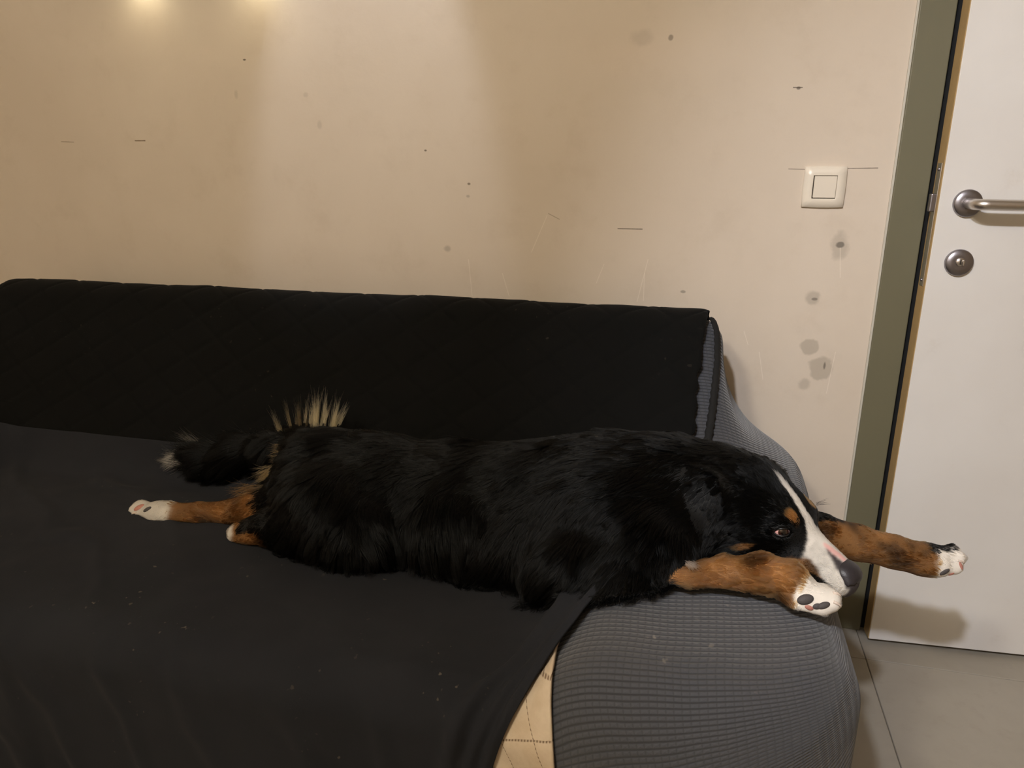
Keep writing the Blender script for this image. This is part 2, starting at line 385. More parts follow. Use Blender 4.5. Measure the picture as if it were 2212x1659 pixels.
bm = bmesh.new(); add_box(bm, (-.0105, .013, hz - .018), (-.001, .027, hz + .017), .002); dpart('latch_bolt', bm, M['steel_dark'])
for zz in (lz0 + .012, lz1 - .012):
    bm = bmesh.new(); bmesh.ops.create_uvsphere(bm, u_segments=12, v_segments=6, radius=.0035); dpart('screw', bm, M['steel_dark'], None, True, (-.0014, .0205, zz))
for zz in (.25, 1.05, 1.8):
    bm = lathe_bm([(0, 0), (.008, 0), (.008, .09), (0, .09)], 16); dpart('hinge', bm, M['steel'], None, True, (DL - .002, -.006, zz))

# ------------------------------------------------------------------ light switch
s0 = aty(1737, 403, 0.0); s1 = aty(1823, 403, 0.0); scx = (s0[0] + s1[0]) / 2; scz = float(aty(1780, 404, 0.0)[2]); SW = .041
sw = tag(empty('light_switch', (scx, 0, scz)), 'square cream plastic light switch on the wall beside the door frame', 'light switch')
bm = bmesh.new()
def bow(hw, bul, n=8):
    pts = []
    for (ax, az), (bx_, bz) in (((-1, -1), (1, -1)), ((1, -1), (1, 1)), ((1, 1), (-1, 1)), ((-1, 1), (-1, -1))):
        for k in range(n):
            u = k / n; x = ax + (bx_ - ax) * u; z = az + (bz - az) * u; s = 1 + bul * (1 - (2 * u - 1) ** 2)
            pts.append((x * hw * (s if ax == bx_ else 1), z * hw * (s if az == bz else 1)))
    return pts
def ring(pts, y): return [bm.verts.new((scx + x, y, scz + z)) for x, z in pts]
L = [ring(bow(SW, .035), 0), ring(bow(SW, .035), -.004), ring(bow(SW * .97, .03), -.0075), ring(bow(SW * .60, 0), -.0105), ring(bow(SW * .57, 0), -.0100), ring(bow(SW * .57, 0), -.004)]
for a, b in zip(L[:-1], L[1:]):
    for k in range(len(a)): bm.faces.new((a[k], a[(k + 1) % len(a)], b[(k + 1) % len(a)], b[k]))
bm_obj('cover_frame', bm, M['plastic'], sw, True)
box('shadow_gap', (scx - SW * .57, -.004, scz - SW * .57), (scx + SW * .57, 0, scz + SW * .57), M['slot'], sw)
b_ = box('rocker', (-SW * .535, -.0085, -SW * .535), (SW * .535, 0, SW * .535), M['plastic'], None, .0012)
b_.parent = sw; b_.location = (.0006, -.0035, .0004); b_.rotation_euler = (math.radians(2.0), 0, 0)

# ------------------------------------------------------------------ wall lamp just above the picture, its two bulbs light the plaster
lampz = 1.522
wl = tag(empty('wall_lamp', (-1.19, 0, lampz)), 'two bulb brass wall lamp above the sofa', 'lamp')
box('back_plate', (-1.25, -.018, lampz + .03), (-1.12, 0, lampz + .09), M['steel'], wl, .004)
for x in (-1.345, -1.035):
    bm = tube_mesh('arm', [(-1.19, -.015, lampz + .06), ((x - 1.19) / 2, -.04, lampz + .065), (x, -.05, lampz + .05)], .006, 10); bm_obj('arm', bm, M['steel'], wl, True)
    bm = lathe_bm([(0, .05), (.016, .048), (.03, .01), (.032, -.012), (.030, -.012), (.026, .012), (0, .04)], 28); o = bm_obj('shade', bm, M['steel'], wl, True); o.parent = None; o.parent = wl; o.matrix_parent_inverse = Matrix.Identity(4); o.location = (x + 1.19, -.05, 0)
    bm = bmesh.new(); bmesh.ops.create_uvsphere(bm, u_segments=16, v_segments=10, radius=.018); o = bm_obj('bulb', bm, M['bulb'], wl, True); o.matrix_parent_inverse = Matrix.Identity(4); o.location = (x + 1.19, -.05, .004)

# ------------------------------------------------------------------ signed distance modelling
def d_rbox(P, lo, hi, r):
    lo = np.array(lo); hi = np.array(hi); c = (lo + hi) / 2; h = (hi - lo) / 2 - r
    q = np.abs(P - c) - h
    return np.sqrt((np.maximum(q, 0) ** 2).sum(-1)) + np.minimum(q.max(-1), 0) - r
def d_cone(P, a, b, ra, rb):
    a = np.asarray(a, float); b = np.asarray(b, float); ab = b - a; L2 = max(ab @ ab, 1e-12)
    tt = np.clip(((P - a) @ ab) / L2, 0, 1); d = P - a - tt[..., None] * ab
    return np.sqrt((d ** 2).sum(-1)) - (ra + (rb - ra) * tt)
def d_ell(P, c, r, Rm=None):
    q = P - np.asarray(c, float)
    if Rm is not None: q = q @ Rm
    r = np.asarray(r, float)
    k0 = np.sqrt(((q / r) ** 2).sum(-1)); k1 = np.sqrt(((q / r ** 2) ** 2).sum(-1))
    return np.where(k1 > 1e-9, k0 * (k0 - 1) / np.maximum(k1, 1e-9), -r.min())
def smin(a, b, k):
    h = np.maximum(k - np.abs(a - b), 0) / k; return np.minimum(a, b) - h * h * k * .25
def smax(a, b, k): return -smin(-a, -b, k)

def surface_nets(xs, ys, zs, F):
    S = F < 0; n = np.array(F.shape)
    corner = [(i, j, k) for i in (0, 1) for j in (0, 1) for k in (0, 1)]
    sl = lambda c: tuple(slice(c[d], n[d] - 1 + c[d]) for d in range(3))
    cnt = sum(S[sl(c)].astype(np.int8) for c in corner); act = (cnt > 0) & (cnt < 8)
    idx = np.argwhere(act); N = len(idx); vid = np.full(act.shape, -1, np.int32); vid[act] = np.arange(N)
    ax = (xs, ys, zs); pos = np.zeros((N, 3)); num = np.zeros(N)
    val = {c: F[idx[:, 0] + c[0], idx[:, 1] + c[1], idx[:, 2] + c[2]] for c in corner}
    for c in corner:
        for d in range(3):
            if c[d]: continue
            e = list(c); e[d] = 1; e = tuple(e); a = val[c]; b = val[e]; m = (a < 0) != (b < 0); tt = np.where(m, a / np.where(m, a - b, 1), 0)
            p = np.stack([ax[q][idx[:, q] + c[q]] for q in range(3)], 1)
            p[:, d] = p[:, d] + tt * (ax[d][idx[:, d] + 1] - ax[d][idx[:, d]])
            pos += np.where(m[:, None], p, 0); num += m
    pos /= num[:, None]; Q = []
    for d in range(3):
        e1, e2 = [(1, 2), (2, 0), (0, 1)][d]
        s0 = [slice(None)] * 3; s1 = [slice(None)] * 3; s0[d] = slice(0, n[d] - 1); s1[d] = slice(1, n[d])
        a = S[tuple(s0)]; b = S[tuple(s1)]; E = np.argwhere(a != b)
        E = E[(E[:, e1] > 0) & (E[:, e2] > 0) & (E[:, e1] < n[e1] - 1) & (E[:, e2] < n[e2] - 1)]
        flip = ~a[E[:, 0], E[:, 1], E[:, 2]]
        def cell(o1, o2):
            q = E.copy(); q[:, e1] += o1; q[:, e2] += o2; return vid[q[:, 0], q[:, 1], q[:, 2]]
        q = np.stack([cell(-1, -1), cell(0, -1), cell(0, 0), cell(-1, 0)], 1); q[flip] = q[flip][:, ::-1]; Q.append(q)
    Q = np.concatenate(Q); Q = Q[(Q >= 0).all(1)]
    return pos, Q
def relax(V, Q, it=2, lam=.5):
    e = np.concatenate([Q[:, [0, 1]], Q[:, [1, 2]], Q[:, [2, 3]], Q[:, [3, 0]]])
    for _ in range(it):
        s = np.zeros_like(V); c = np.zeros(len(V)); np.add.at(c, e[:, 0], 1); np.add.at(c, e[:, 1], 1)
        for d in range(3):
            s[:, d] = np.bincount(e[:, 0], V[e[:, 1], d], len(V)) + np.bincount(e[:, 1], V[e[:, 0], d], len(V))
        V = V + lam * (s / c[:, None] - V)
    return V
def grid_pts(xs, ys, zs): return np.stack(np.meshgrid(xs, ys, zs, indexing='ij'), -1)

# ------------------------------------------------------------------ sofa body
SEAT = .42; ARM = .505; AXO = .243
BACK_TOP = (-.205, .765)
ba = math.atan2(.235, .355)                       # the backrest leans towards the wall
BR = np.array([[1, 0, 0], [0, math.cos(ba), math.sin(ba)], [0, -math.sin(ba), math.cos(ba)]])
def sofa_sdf(P):
    x, y, z = P[..., 0], P[..., 1], P[..., 2]
    seat = d_rbox(P, (-1.80, -.965, .03), (.10, -.08, SEAT), .05) - .0
    # backrest: slanted slab; local frame with origin at the front crease line
    q = P - np.array([0, -.465, .40]); yl = q[..., 1] * math.cos(ba) - q[..., 2] * math.sin(ba); zl = q[..., 1] * math.sin(ba) + q[..., 2] * math.cos(ba)
    B = np.stack([x, yl, zl], -1); back = d_rbox(B, (-1.745, 0.0, -.30), (.062, .26, .483), .05)
    back = smax(back, y + .012, .03)
    d = smin(seat, back, .05)
    tuck = np.clip(.33 - z, 0, .4)
    Ar = P.copy(); Ar[..., 0] = x + tuck * .30
    # plan-rounded puffy arm: front corner swings back towards the outside
    Ar[..., 1] = y - .09 * np.clip((x - .04) / .2, 0, 1.2) ** 2 * np.clip((-y - .4) / .5, 0, 1)
    armr = d_rbox(Ar, (-.14, -1.0, .03), (AXO, -.10, ARM), .085) - .004 * np.cos(np.clip((x - .05) * 8, -3, 3))
    Al = P.copy(); Al[..., 0] = -1.74 - x
    arml = d_rbox(Al, (-.14, -.98, .03), (AXO, -.10, ARM), .085)
    d = smin(d, armr, .11 + .14 * sstep(-.5, -.25, y)); d = smin(d, arml, .11)
    return smax(d, y + .012, .02)
def sgrad(f, P, h=.003):
    g = np.stack([f(P + h * e) - f(P - h * e) for e in np.eye(3)], -1); return g / np.maximum(np.linalg.norm(g, axis=-1, keepdims=True), 1e-9)
def drape(P, off, it=7):
    for _ in range(it):
        d = sofa_sdf(P); g = sgrad(sofa_sdf, P); P = P - (d - off)[..., None] * g * .9
    return P
gx = np.arange(-2.06, .31, .0095); gy = np.arange(-1.07, .01, .0095); gz = np.arange(.0, .86, .0095)
F = sofa_sdf(grid_pts(gx, gy, gz)).astype(np.float32)
V, Q = surface_nets(gx, gy, gz, F); V = relax(V, Q, 2)
sofa = tag(empty('sofa', (-.87, -.5, 0)), 'long sofa in a charcoal waffle stretch slipcover with the dog on it', 'sofa')
link('slipcover', mesh_np('slipcover', V, Q), M['waffle'], sofa)
for x in (-1.9, .08):
    for y in (-.8, -.15):
        bm = lathe_bm([(0, 0), (.022, 0), (.03, .05), (0, .05)], 20); o = bm_obj('foot', bm, M['slot'], sofa, True); o.matrix_parent_inverse = Matrix.Identity(4); o.location = (x + .87, y + .5, 0)

def grid_mesh(name, P):
    n, m = P.shape[:2]; I = np.arange(n * m).reshape(n, m)
    Q = np.stack([I[:-1, :-1].ravel(), I[1:, :-1].ravel(), I[1:, 1:].ravel(), I[:-1, 1:].ravel()], 1)
    return mesh_np(name, P.reshape(-1, 3), Q)
def solidify(o, th, off=1):
    m = o.modifiers.new('solidify', 'SOLIDIFY'); m.thickness = th; m.offset = off

def polyline(pts, n):
    pts = np.array(pts, float); s = np.r_[0, np.cumsum(np.linalg.norm(np.diff(pts, axis=0), axis=1))]; u = np.linspace(0, s[-1], n)
    return np.stack([np.interp(u, s, pts[:, k]) for k in range(pts.shape[1])], 1), u

def hit_sofa(px, py, off=.014):
    r = nrm3(ray(px, py)); p = CAM + .3 * r
    for _ in range(80): p = p + r * float(sofa_sdf(p[None])[0] - off) * .8
    return p
def nrm3(v): return v / np.linalg.norm(v)
# black quilted protector over the backrest: from behind the top edge down to the crease
prof, su = polyline([(-.06, .70), (-.075, .83), (-.20, .855), (-.30, .70), (-.40, .55), (-.455, .46)], 120)
xq = np.linspace(-1.77, .052, 300)
Xg = np.repeat(xq[:, None], 120, 1); P = np.stack([Xg, np.repeat(prof[None, :, 0], 300, 0), np.repeat(prof[None, :, 1], 300, 0)], -1)
P[..., 0] -= (.038 * sstep(.10, .50, su))[None, :] * sstep(-.5, .05, Xg)
P = drape(P, .010)
sv = np.r_[0, np.cumsum(np.linalg.norm(np.diff(P[150], axis=0), axis=1))][None, :]
u_ = (Xg + sv * 1.35) / .13; v_ = (Xg - sv * 1.35 + .02) / .13
pil = np.minimum(np.abs(np.sin(u_ * math.pi)), np.abs(np.sin(v_ * math.pi)))
P = P + sgrad(sofa_sdf, P) * ((.0040 * np.sqrt(np.clip(pil, 0, .3) / .3)) + .003 * fbm(P, 7, 3))[..., None]
rag = .004 * fbm(np.stack([sv[0] * 0, sv[0], sv[0] * 0], -1), 45, 5); P[-1, :, 0] += rag
qp = tag(link('quilted_protector', grid_mesh('quilted_protector', P), M['quilt']), 'black diamond-quilted protector hung over the sofa backrest', 'sofa cover')
solidify(qp, .006, -1)

# dark elastic strap running down the side of the backrest
sp = np.array([aty(px, py, yy) for px, py, yy in ((1549, 668, -.185), (1552, 700, -.21), (1561, 735, -.235), (1563, 775, -.26), (1560, 820, -.30), (1553, 870, -.34), (1545, 910, -.37), (1538, 945, -.40))])
sp, _u = polyline(sp, 60); sp = drape(sp, .004)
g = sgrad(sofa_sdf, sp); tn = np.gradient(sp, axis=0); tn /= np.linalg.norm(tn, axis=1)[:, None]; sd = np.cross(g, tn)
wd = .0068 + .0012 * np.sin(np.arange(60) * 1.9); cols = []
for a in (-1, -.4, .4, 1): cols.append(sp + sd * (wd * a)[:, None] + g * (.004 if abs(a) < .5 else .0))
ep = tag(link('elastic_strap', grid_mesh('elastic_strap', np.stack(cols, 1)), M['strap']), 'narrow black ruffled strap down the side of the sofa backrest', 'strap'); solidify(ep, .003, 0)

# beige quilted cover showing on the seat front between throw and slipcover
xb = np.linspace(-.55, -.118, 90); pr, su = polyline([(-.80, .435), (-.93, .435), (-.985, .40), (-.99, .25), (-.985, .06)], 90)
bh = np.array([hit_sofa(*p, .008) for p in ((1209, 1386), (1199, 1420), (1193, 1460), (1189, 1530), (1191, 1600), (1197, 1657))]); bb = bh[:, 1] + bh[:, 2]; o_ = np.argsort(bb)
ub = np.linspace(0, 1, 90)[:, None]; xe = np.interp(pr.sum(1), bb[o_], bh[o_, 0])
for _ in range(4):
    be = drape(np.stack([xe, pr[:, 0], pr[:, 1]], -1), .008); xe = .5 * xe + .5 * np.interp(be[:, 1] + be[:, 2], bb[o_], bh[o_, 0])
Xb = -.55 + (xe[None, :] + .55) * ub
P = np.stack([Xb, np.repeat(pr[None, :, 0], 90, 0), np.repeat(pr[None, :, 1], 90, 0)], -1)
P = drape(P, .006)
for _ in range(4):
    ez = P[-1, :, 1] + P[-1, :, 2]; dx_ = np.interp(ez, bb[o_], bh[o_, 0]) - P[-1, :, 0]; P[..., 0] += dx_[None, :] * ub; P = drape(P, .006, 3)
P = P + sgrad(sofa_sdf, P) * (.004 * fbm(P, 18, 11))[..., None]
bq = tag(link('seat_protector', grid_mesh('seat_protector', P), M['beige']), 'beige quilted stitched cover on the seat front beside the grey armrest', 'sofa cover'); solidify(bq, .004, 0)

# dark throw over the seat, hanging over the front; its right edge runs diagonally down to the floor
NX, NS = 330, 250
pr, su = polyline([(-.425, .50), (-.46, .45), (-.60, .44), (-.90, .44), (-.97, .42), (-1.0, .30), (-1.0, .10)], NS)
hits = np.array([hit_sofa(*p, .016) for p in ((1345, 1230), (1273, 1310), (1241, 1348), (1209, 1387), (1150, 1470), (1100, 1560), (1062, 1655))])
hb_ = hits[:, 1] + hits[:, 2]; o_ = np.argsort(hb_)
xr = np.interp(pr.sum(1), hb_[o_], hits[o_, 0])
for _ in range(5):
    base = drape(np.stack([xr, pr[:, 0], pr[:, 1]], -1), .016); xr = .5 * xr + .5 * np.interp(base[:, 1] + base[:, 2], hb_[o_], hits[o_, 0])
xr = xr - .05 * np.clip(hb_.min() - base[:, 1] - base[:, 2], 0, .2)
tt = np.linspace(0, 1, NX)[:, None]; X0 = -2.02
Xt = X0 + (xr[None, :] - X0) * (1 - (1 - tt) ** 1.25)
P = np.stack([Xt, np.repeat(pr[None, :, 0], NX, 0), np.repeat(pr[None, :, 1], NX, 0)], -1)
P = drape(P, .014 + .015 * (1 - sstep(0, .12, su))[None, :])
for _ in range(4):                       # pull the edge back onto its line: draping slides it sideways on the arm's flank
    ez = P[-1, :, 1] + P[-1, :, 2]; dx_ = np.interp(ez, hb_[o_], hits[o_, 0]) - .05 * np.clip(hb_.min() - ez, 0, .2) - P[-1, :, 0]
    P[..., 0] += dx_[None, :] * tt ** 6; P = drape(P, .014 + .015 * (1 - sstep(0, .12, su))[None, :], 3)
de = P[-1:, :, 0] - P[..., 0]
hemmed = .007 * np.exp(-((de - .008) / .006) ** 2) + .012 * np.exp(-((de - .060 - .01 * fbm(P * [0, 1, 1], 9, 2)) / .012) ** 2) + .006 * np.exp(-((de - .030) / .007) ** 2) * sstep(-.84, -.95, P[..., 1])
wr = .006 * fbm(P * [1, 1.3, 1], 6, 21, 3)
dirq = P[..., 0] * .55 + P[..., 1] * .85 + .05 * fbm(P, 4, 31)
fold = np.maximum(0, np.sin(dirq * 2 * math.pi / .16)) ** 4 * sstep(-.75, -1.05, P[..., 0]) * .007
fold2 = np.maximum(0, np.sin((P[..., 0] + .35 * P[..., 2] + .03 * fbm(P, 5, 41)) * 2 * math.pi / .14)) ** 3 * sstep(-.93, -.985, P[..., 1]) * .005
P = P + sgrad(sofa_sdf, P) * np.maximum(hemmed + wr * (.3 + .7 * sstep(0, .12, su))[None, :] + fold + fold2, -.004)[..., None]
th = tag(link('throw_blanket', grid_mesh('throw_blanket', P), M['throw']), 'dark charcoal throw spread over the sofa seat and front', 'blanket'); solidify(th, .0035, 0)

# ------------------------------------------------------------------ the dog
dog = tag(empty('dog', (-.4, -.58, SEAT)), 'large black, tan and white long-haired dog lying along the sofa', 'dog')
PR = []      # primitives: (kind, args, blend, flow, fur length, region)
def W(px, py, y): return aty(px, py, y)
def nrm(v): v = np.asarray(v, float); return v / np.linalg.norm(v)
def cone(a, b, ra, rb, k=.04, flow=(-1, 0, -.3), ln=.04, reg='body'): PR.append(('c', (np.asarray(a), np.asarray(b), ra, rb), k, nrm(flow), ln, reg))
def ell(c, r, Rm=None, k=.03, flow=(-1, 0, -.3), ln=.04, reg='body'): PR.append(('e', (np.asarray(c), np.asarray(r), Rm), k, nrm(flow), ln, reg))
def chain(pts, k=.03, flow=None, ln=.03, reg='leg'):
    for (a, ra), (b, rb) in zip(pts[:-1], pts[1:]):
        cone(a, b, ra, rb, k, flow if flow is not None else nrm(np.asarray(b) - np.asarray(a)), ln, reg)

BF = (-.85, -.15, -.45)
# trunk, rump to withers
T = [(W(700, 1066, -.56), .098), (W(850, 1088, -.56), .094), (W(1000, 1108, -.565), .098), (W(1180, 1114, -.57), .108), (W(1340, 1112, -.58), .116), (W(1450, 1108, -.585), .106)]
for (a, ra), (b, rb) in zip(T[:-1], T[1:]): cone(a, b, ra, rb, .05, BF, .036, 'body')
cone(W(700, 1004, -.52), W(820, 1018, -.52), .068, .064, .05, BF, .04, 'body')
cone(W(900, 1034, -.53), W(1150, 1044, -.53), .058, .062, .05, BF, .036, 'body')
cone(W(1250, 1036, -.54), W(1420, 1040, -.55), .068, .066, .05, BF, .036, 'body')
# near thigh and folded knee
ell(W(705, 1120, -.645), (.085, .07, .09), None, .04, (-.35, -.25, -.9), .045, 'thigh')
ell(W(775, 1165, -.675), (.075, .055, .065), None, .04, (-.2, -.25, -.95), .045, 'thigh')
ell(W(650, 1150, -.66), (.05, .045, .05), None, .03, (-.3, -.2, -.9), .04, 'thigh')
# loose flank fold with long hair, ribs
ell(W(985, 1150, -.645), (.085, .06, .07), None, .03, (.45, -.35, -.85), .055, 'flank')
ell(W(1060, 1195, -.665), (.07, .05, .055), None, .03, (.30, -.3, -.9), .06, 'flank')
ell(W(1190, 1190, -.66), (.09, .06, .07), None, .04, (-.2, -.3, -.9), .045, 'body')
# near shoulder, upper arm and elbow
ell(W(1320, 1150, -.65), (.10, .07, .095), None, .05, (-.35, -.2, -.9), .045, 'body')
cone(W(1400, 1195, -.71), W(1338, 1316, -.808), .070, .040, .04, (-.3, -.3, -.9), .045, 'body')
ell(W(1250, 1243, -.735), (.078, .052, .058), None, .04, (-.2, -.3, -.9), .045, 'body')
# far shoulder
ell(W(1480, 1062, -.50), (.10, .06, .07), None, .05, BF, .035, 'body')
# neck and chest front
cone(W(1450, 1104, -.585), W(1560, 1098, -.60), .096, .078, .05, (-.8, -.1, -.5), .030, 'neck')
cone(W(1490, 1150, -.60), W(1545, 1165, -.61), .066, .048, .04, (-.4, -.2, -.9), .04, 'neck')
cone(W(1490, 1036, -.56), W(1620, 1058, -.585), .046, .042, .05, (-.9, 0, -.2), .036, 'neck')

# head, modelled in its own frame: X forward along the muzzle, Y towards the side seen, Z up
HO = W(1647, 1118, -.61); e3 = nrm(CAM - HO); e1 = nrm(E1 - e3 * (E1 @ e3)); e2 = np.cross(e3, e1)
ha = math.radians(38); hr_ = math.radians(29)
hf = nrm(math.cos(ha) * e1 - math.sin(ha) * e2 + .22 * e3); g_ = math.sin(ha) * e1 + math.cos(ha) * e2
hu = nrm(math.cos(hr_) * g_ + math.sin(hr_) * e3); hu = nrm(hu - hf * (hu @ hf)); hn = np.cross(hu, hf)
if hn @ e3 < 0: hn = -hn
HR = np.stack([hf, hn, hu], 1)           # local -> world
def H(x, y, z): return HO + HR @ np.array([x, y, z])
def hv(x, y, z): return HR @ np.array([x, y, z])
BK = hv(-1, 0, -.15)
def hcone(a, b, ra, rb, k=.025, flow=BK, ln=.008, reg='head'): cone(H(*a), H(*b), ra, rb, k, flow, ln, reg)
def hell(c, r, k=.02, flow=BK, ln=.008, reg='head', Rl=None): ell(H(*c), r, HR if Rl is None else HR @ Rl, k, flow, ln, reg)
hell((-.022, 0, .003), (.080, .070, .063), .03, BK, .010)
hell((.020, 0, .014), (.052, .052, .040), .03)
for s in (1, -1):
    hell((.036, s * .030, .030), (.024, .018, .016), .02)               # brow
    hell((.005, s * .050, -.022), (.050, .026, .040), .03, hv(-.8, s * .1, -.5), .012)  # cheek
    hell((.100, s * .021, -.010), (.052, .0165, .0215), .018, hv(-.8, 0, -.5), .008)      # flew
    hell((.060, s * .034, -.008), (.040, .014, .022), .02, hv(-.8, 0, -.5), .007)
for s in (1, -1): hell((.070, s * .028, -.026), (.050, .017, .026), .016, hv(-.8, 0, -.5), .008)
for s in (1, -1): hell((.030, s * .042, -.040), (.050, .024, .030), .02, hv(-.8, 0, -.5), .012)
for s in (1, -1): hell((.094, s * .027, -.034), (.046, .016, .026), .014, hv(-.8, 0, -.5), .008)
hcone((.050, 0, .012), (.140, 0, .0035), .0245, .0165, .022, hv(-1, 0, .1), .007)       # bridge
hcone((.060, 0, -.012), (.138, 0, -.012), .032, .0215, .02, BK, .007)
hcone((.000, 0, -.048), (.132, 0, -.034), .032, .0125, .02, hv(-.8, 0, -.5), .008)      # lower jaw
hell((-.065, 0, -.02), (.065, .064, .060), .04, hv(-.9, 0, -.4), .024, 'neck')
# ears: flat hanging flaps
def ear(s):
    a = np.array([-.078, s * .078, .036]); b = np.array([-.058, s * .122, -.062])
    ax = nrm(b - a); sd = nrm(np.array([.95, s * .05, .40]) - ax * (np.array([.95, s * .05, .40]) @ ax)); nn = np.cross(ax, sd)
    Rl = np.stack([ax, sd, nn], 1)
    hell(tuple(a + .10 * 0 + (b - a) * .48), (.062, .038, .0110), .006, hv(*(ax)), .011, 'ear', Rl)
    hell(tuple(a + (b - a) * .15), (.034, .038, .020), .018, hv(*(ax)), .011, 'ear', Rl)
    hell(tuple(a + (b - a) * .85), (.034, .030, .0100), .010, hv(*(ax)), .013, 'ear', Rl)
ear(1); 
def far_ear(s=-1):
    a = np.array([-.045, -.055, .050]); b = np.array([-.005, -.082, .0])
    ax = nrm(b - a); sd = nrm(np.cross(ax, np.array([0, -.8, .5]))); nn = np.cross(ax, sd); Rl = np.stack([ax, sd, nn], 1)
    hell(tuple((a + b) / 2), (.048, .032, .011), .012, hv(*ax), .014, 'ear', Rl)
far_ear()

# near foreleg, lying on the armrest below the chin
NL = [(W(1355, 1284, -.775), .038), (W(1450, 1272, -.770), .029), (W(1560, 1243, -.760), .0235), (W(1640, 1237, -.762), .0245), (W(1700, 1251, -.772), .0270)]
chain(NL, .010, None, .015, 'foreleg_near')
pawn = W(1742, 1293, -.788)
ell(pawn, (.032, .024, .0225), None, .02, (1, -.2, -.3), .010, 'foreleg_near')
NT_ = [((1778, 1278), -.776), ((1797, 1290), -.788), ((1796, 1304), -.798), ((1776, 1312), -.802)]
for (p, y) in NT_: cone(pawn + .2 * (W(*p, y) - pawn), W(*p, y), .0145, .0115, .006, W(*p, y) - pawn, .006, 'foreleg_near')
ell(W(1728, 1300, -.800), (.016, .012, .012), None, .012, (1, -.2, -.3), .010, 'foreleg_near')
# far foreleg stretched past the head over the end of the sofa
FL = [(W(1640, 1120, -.50), .045), (W(1770, 1152, -.485), .0335), (W(1850, 1172, -.475), .0300), (W(1930, 1192, -.47), .0275), (W(1985, 1207, -.465), .0280)]
chain(FL, .010, None, .009, 'foreleg_far')
pawf = W(2020, 1212, -.46)
ell(pawf, (.030, .026, .027), None, .02, (1, .2, -.1), .009, 'foreleg_far')
FT_ = [((2054, 1190), -.452), ((2070, 1205), -.458), ((2062, 1226), -.468), ((2032, 1231), -.478)]
for (p, y) in FT_: cone(pawf + .2 * (W(*p, y) - pawf), W(*p, y), .0155, .0128, .005, W(*p, y) - pawf, .006, 'foreleg_far')
# far hind leg stretched backwards
HL = [(W(640, 1075, -.60), .060), (W(565, 1098, -.605), .040), (W(500, 1108, -.61), .024), (W(430, 1113, -.62), .0225), (W(375, 1113, -.625), .0235)]
chain(HL, .012, None, .014, 'hindleg_far')
pawh = W(345, 1112, -.625)
ell(pawh, (.036, .029, .027), None, .02, (-1, 0, 0), .008, 'hindleg_far')
HT_ = [((304, 1094), -.610), ((293, 1104), -.622), ((297, 1118), -.632), ((312, 1126), -.638)]
for (p, y) in HT_: cone(pawh + .2 * (W(*p, y) - pawh), W(*p, y), .0160, .0140, .006, W(*p, y) - pawh, .006, 'hindleg_far')
# near hind foot, tucked
KL = [(W(640, 1120, -.665), .042), (W(585, 1138, -.672), .032), (W(545, 1148, -.672), .024), (W(516, 1154, -.672), .020)]
chain(KL, .010, None, .012, 'hindleg_near')
for p, y in (((503, 1148), -.66), ((505, 1160), -.67), ((512, 1170), -.678)): cone(KL[3][0], W(*p, y), .014, .011, .008, (-1, 0, -.2), .006, 'hindleg_near')
# tail
TL = [(W(665, 968, -.47), .045), (W(600, 972, -.46), .034), (W(520, 980, -.455), .030), (W(450, 990, -.46), .024), (W(405, 992, -.465), .012)]
chain(TL, .03, (-1, 0, -.12), .060, 'tail')

# ---- field on a graded grid (finer around the head)
def axis(segs):
    a = [np.arange(lo, hi - 1e-6, st) for lo, hi, st in segs]; return np.concatenate(a)
AX = axis([(-1.13, -.02, .006), (-.02, .27, .0024), (.27, .66, .005)])
AY = axis([(-.86, -.76, .005), (-.76, -.50, .0026), (-.50, -.30, .006)])
AZ = axis([(.35, .46, .005), (.46, .66, .0026), (.66, .74, .005)])
FD = np.full((len(AX), len(AY), len(AZ)), .3, np.float32)
def prim_d(p, P):
    return d_cone(P, *p[1]) if p[0] == 'c' else d_ell(P, *p[1])
def aabb(p):
    if p[0] == 'c':
        a, b, ra, rb = p[1]; r = max(ra, rb); return np.minimum(a, b) - r, np.maximum(a, b) + r
    r = np.max(p[1][1]); return p[1][0] - r, p[1][0] + r
for p in PR:
    lo, hi = aabb(p); m = p[2] + .03
    sl = tuple(slice(*np.searchsorted(ax, (l - m, h + m))) for ax, l, h in zip((AX, AY, AZ), lo, hi))
    if any(s.stop <= s.start for s in sl): continue
    P = grid_pts(AX[sl[0]], AY[sl[1]], AZ[sl[2]]); FD[sl] = smin(FD[sl], prim_d(p, P), p[2])
# eye sockets: a lid bulge with an almond opening
EYE = [np.array([.0435, s * .0450, .0255]) for s in (1, -1)]
EL = [nrm(np.array([.50, s * .82, .27])) for s in (1, -1)]          # looking direction
def carve(fn, c, m):
    c = np.asarray(c); sl = tuple(slice(*np.searchsorted(ax, (q - m, q + m))) for ax, q in zip((AX, AY, AZ), c))
    P = grid_pts(AX[sl[0]], AY[sl[1]], AZ[sl[2]]); FD[sl] = fn(FD[sl], P)
for e, l in zip(EYE, EL):
    c = H(*e); L3 = HR @ l
    hor = nrm(np.cross(hu, L3)); hor = nrm(hor * (1 if hor @ hf > 0 else -1) ); hor = nrm(hor + .55 * hu); ver = nrm(np.cross(L3, hor))
    carve(lambda D, P: smin(D, d_ell(P, c - L3 * .004, (.0165, .0165, .0165)), .014), c, .05)
    Re = np.stack([hor, ver, L3], 1)
    carve(lambda D, P: smax(D, -d_ell(P, c + L3 * .010, (.0124, .0074, .0140), Re), .0025), c, .05)
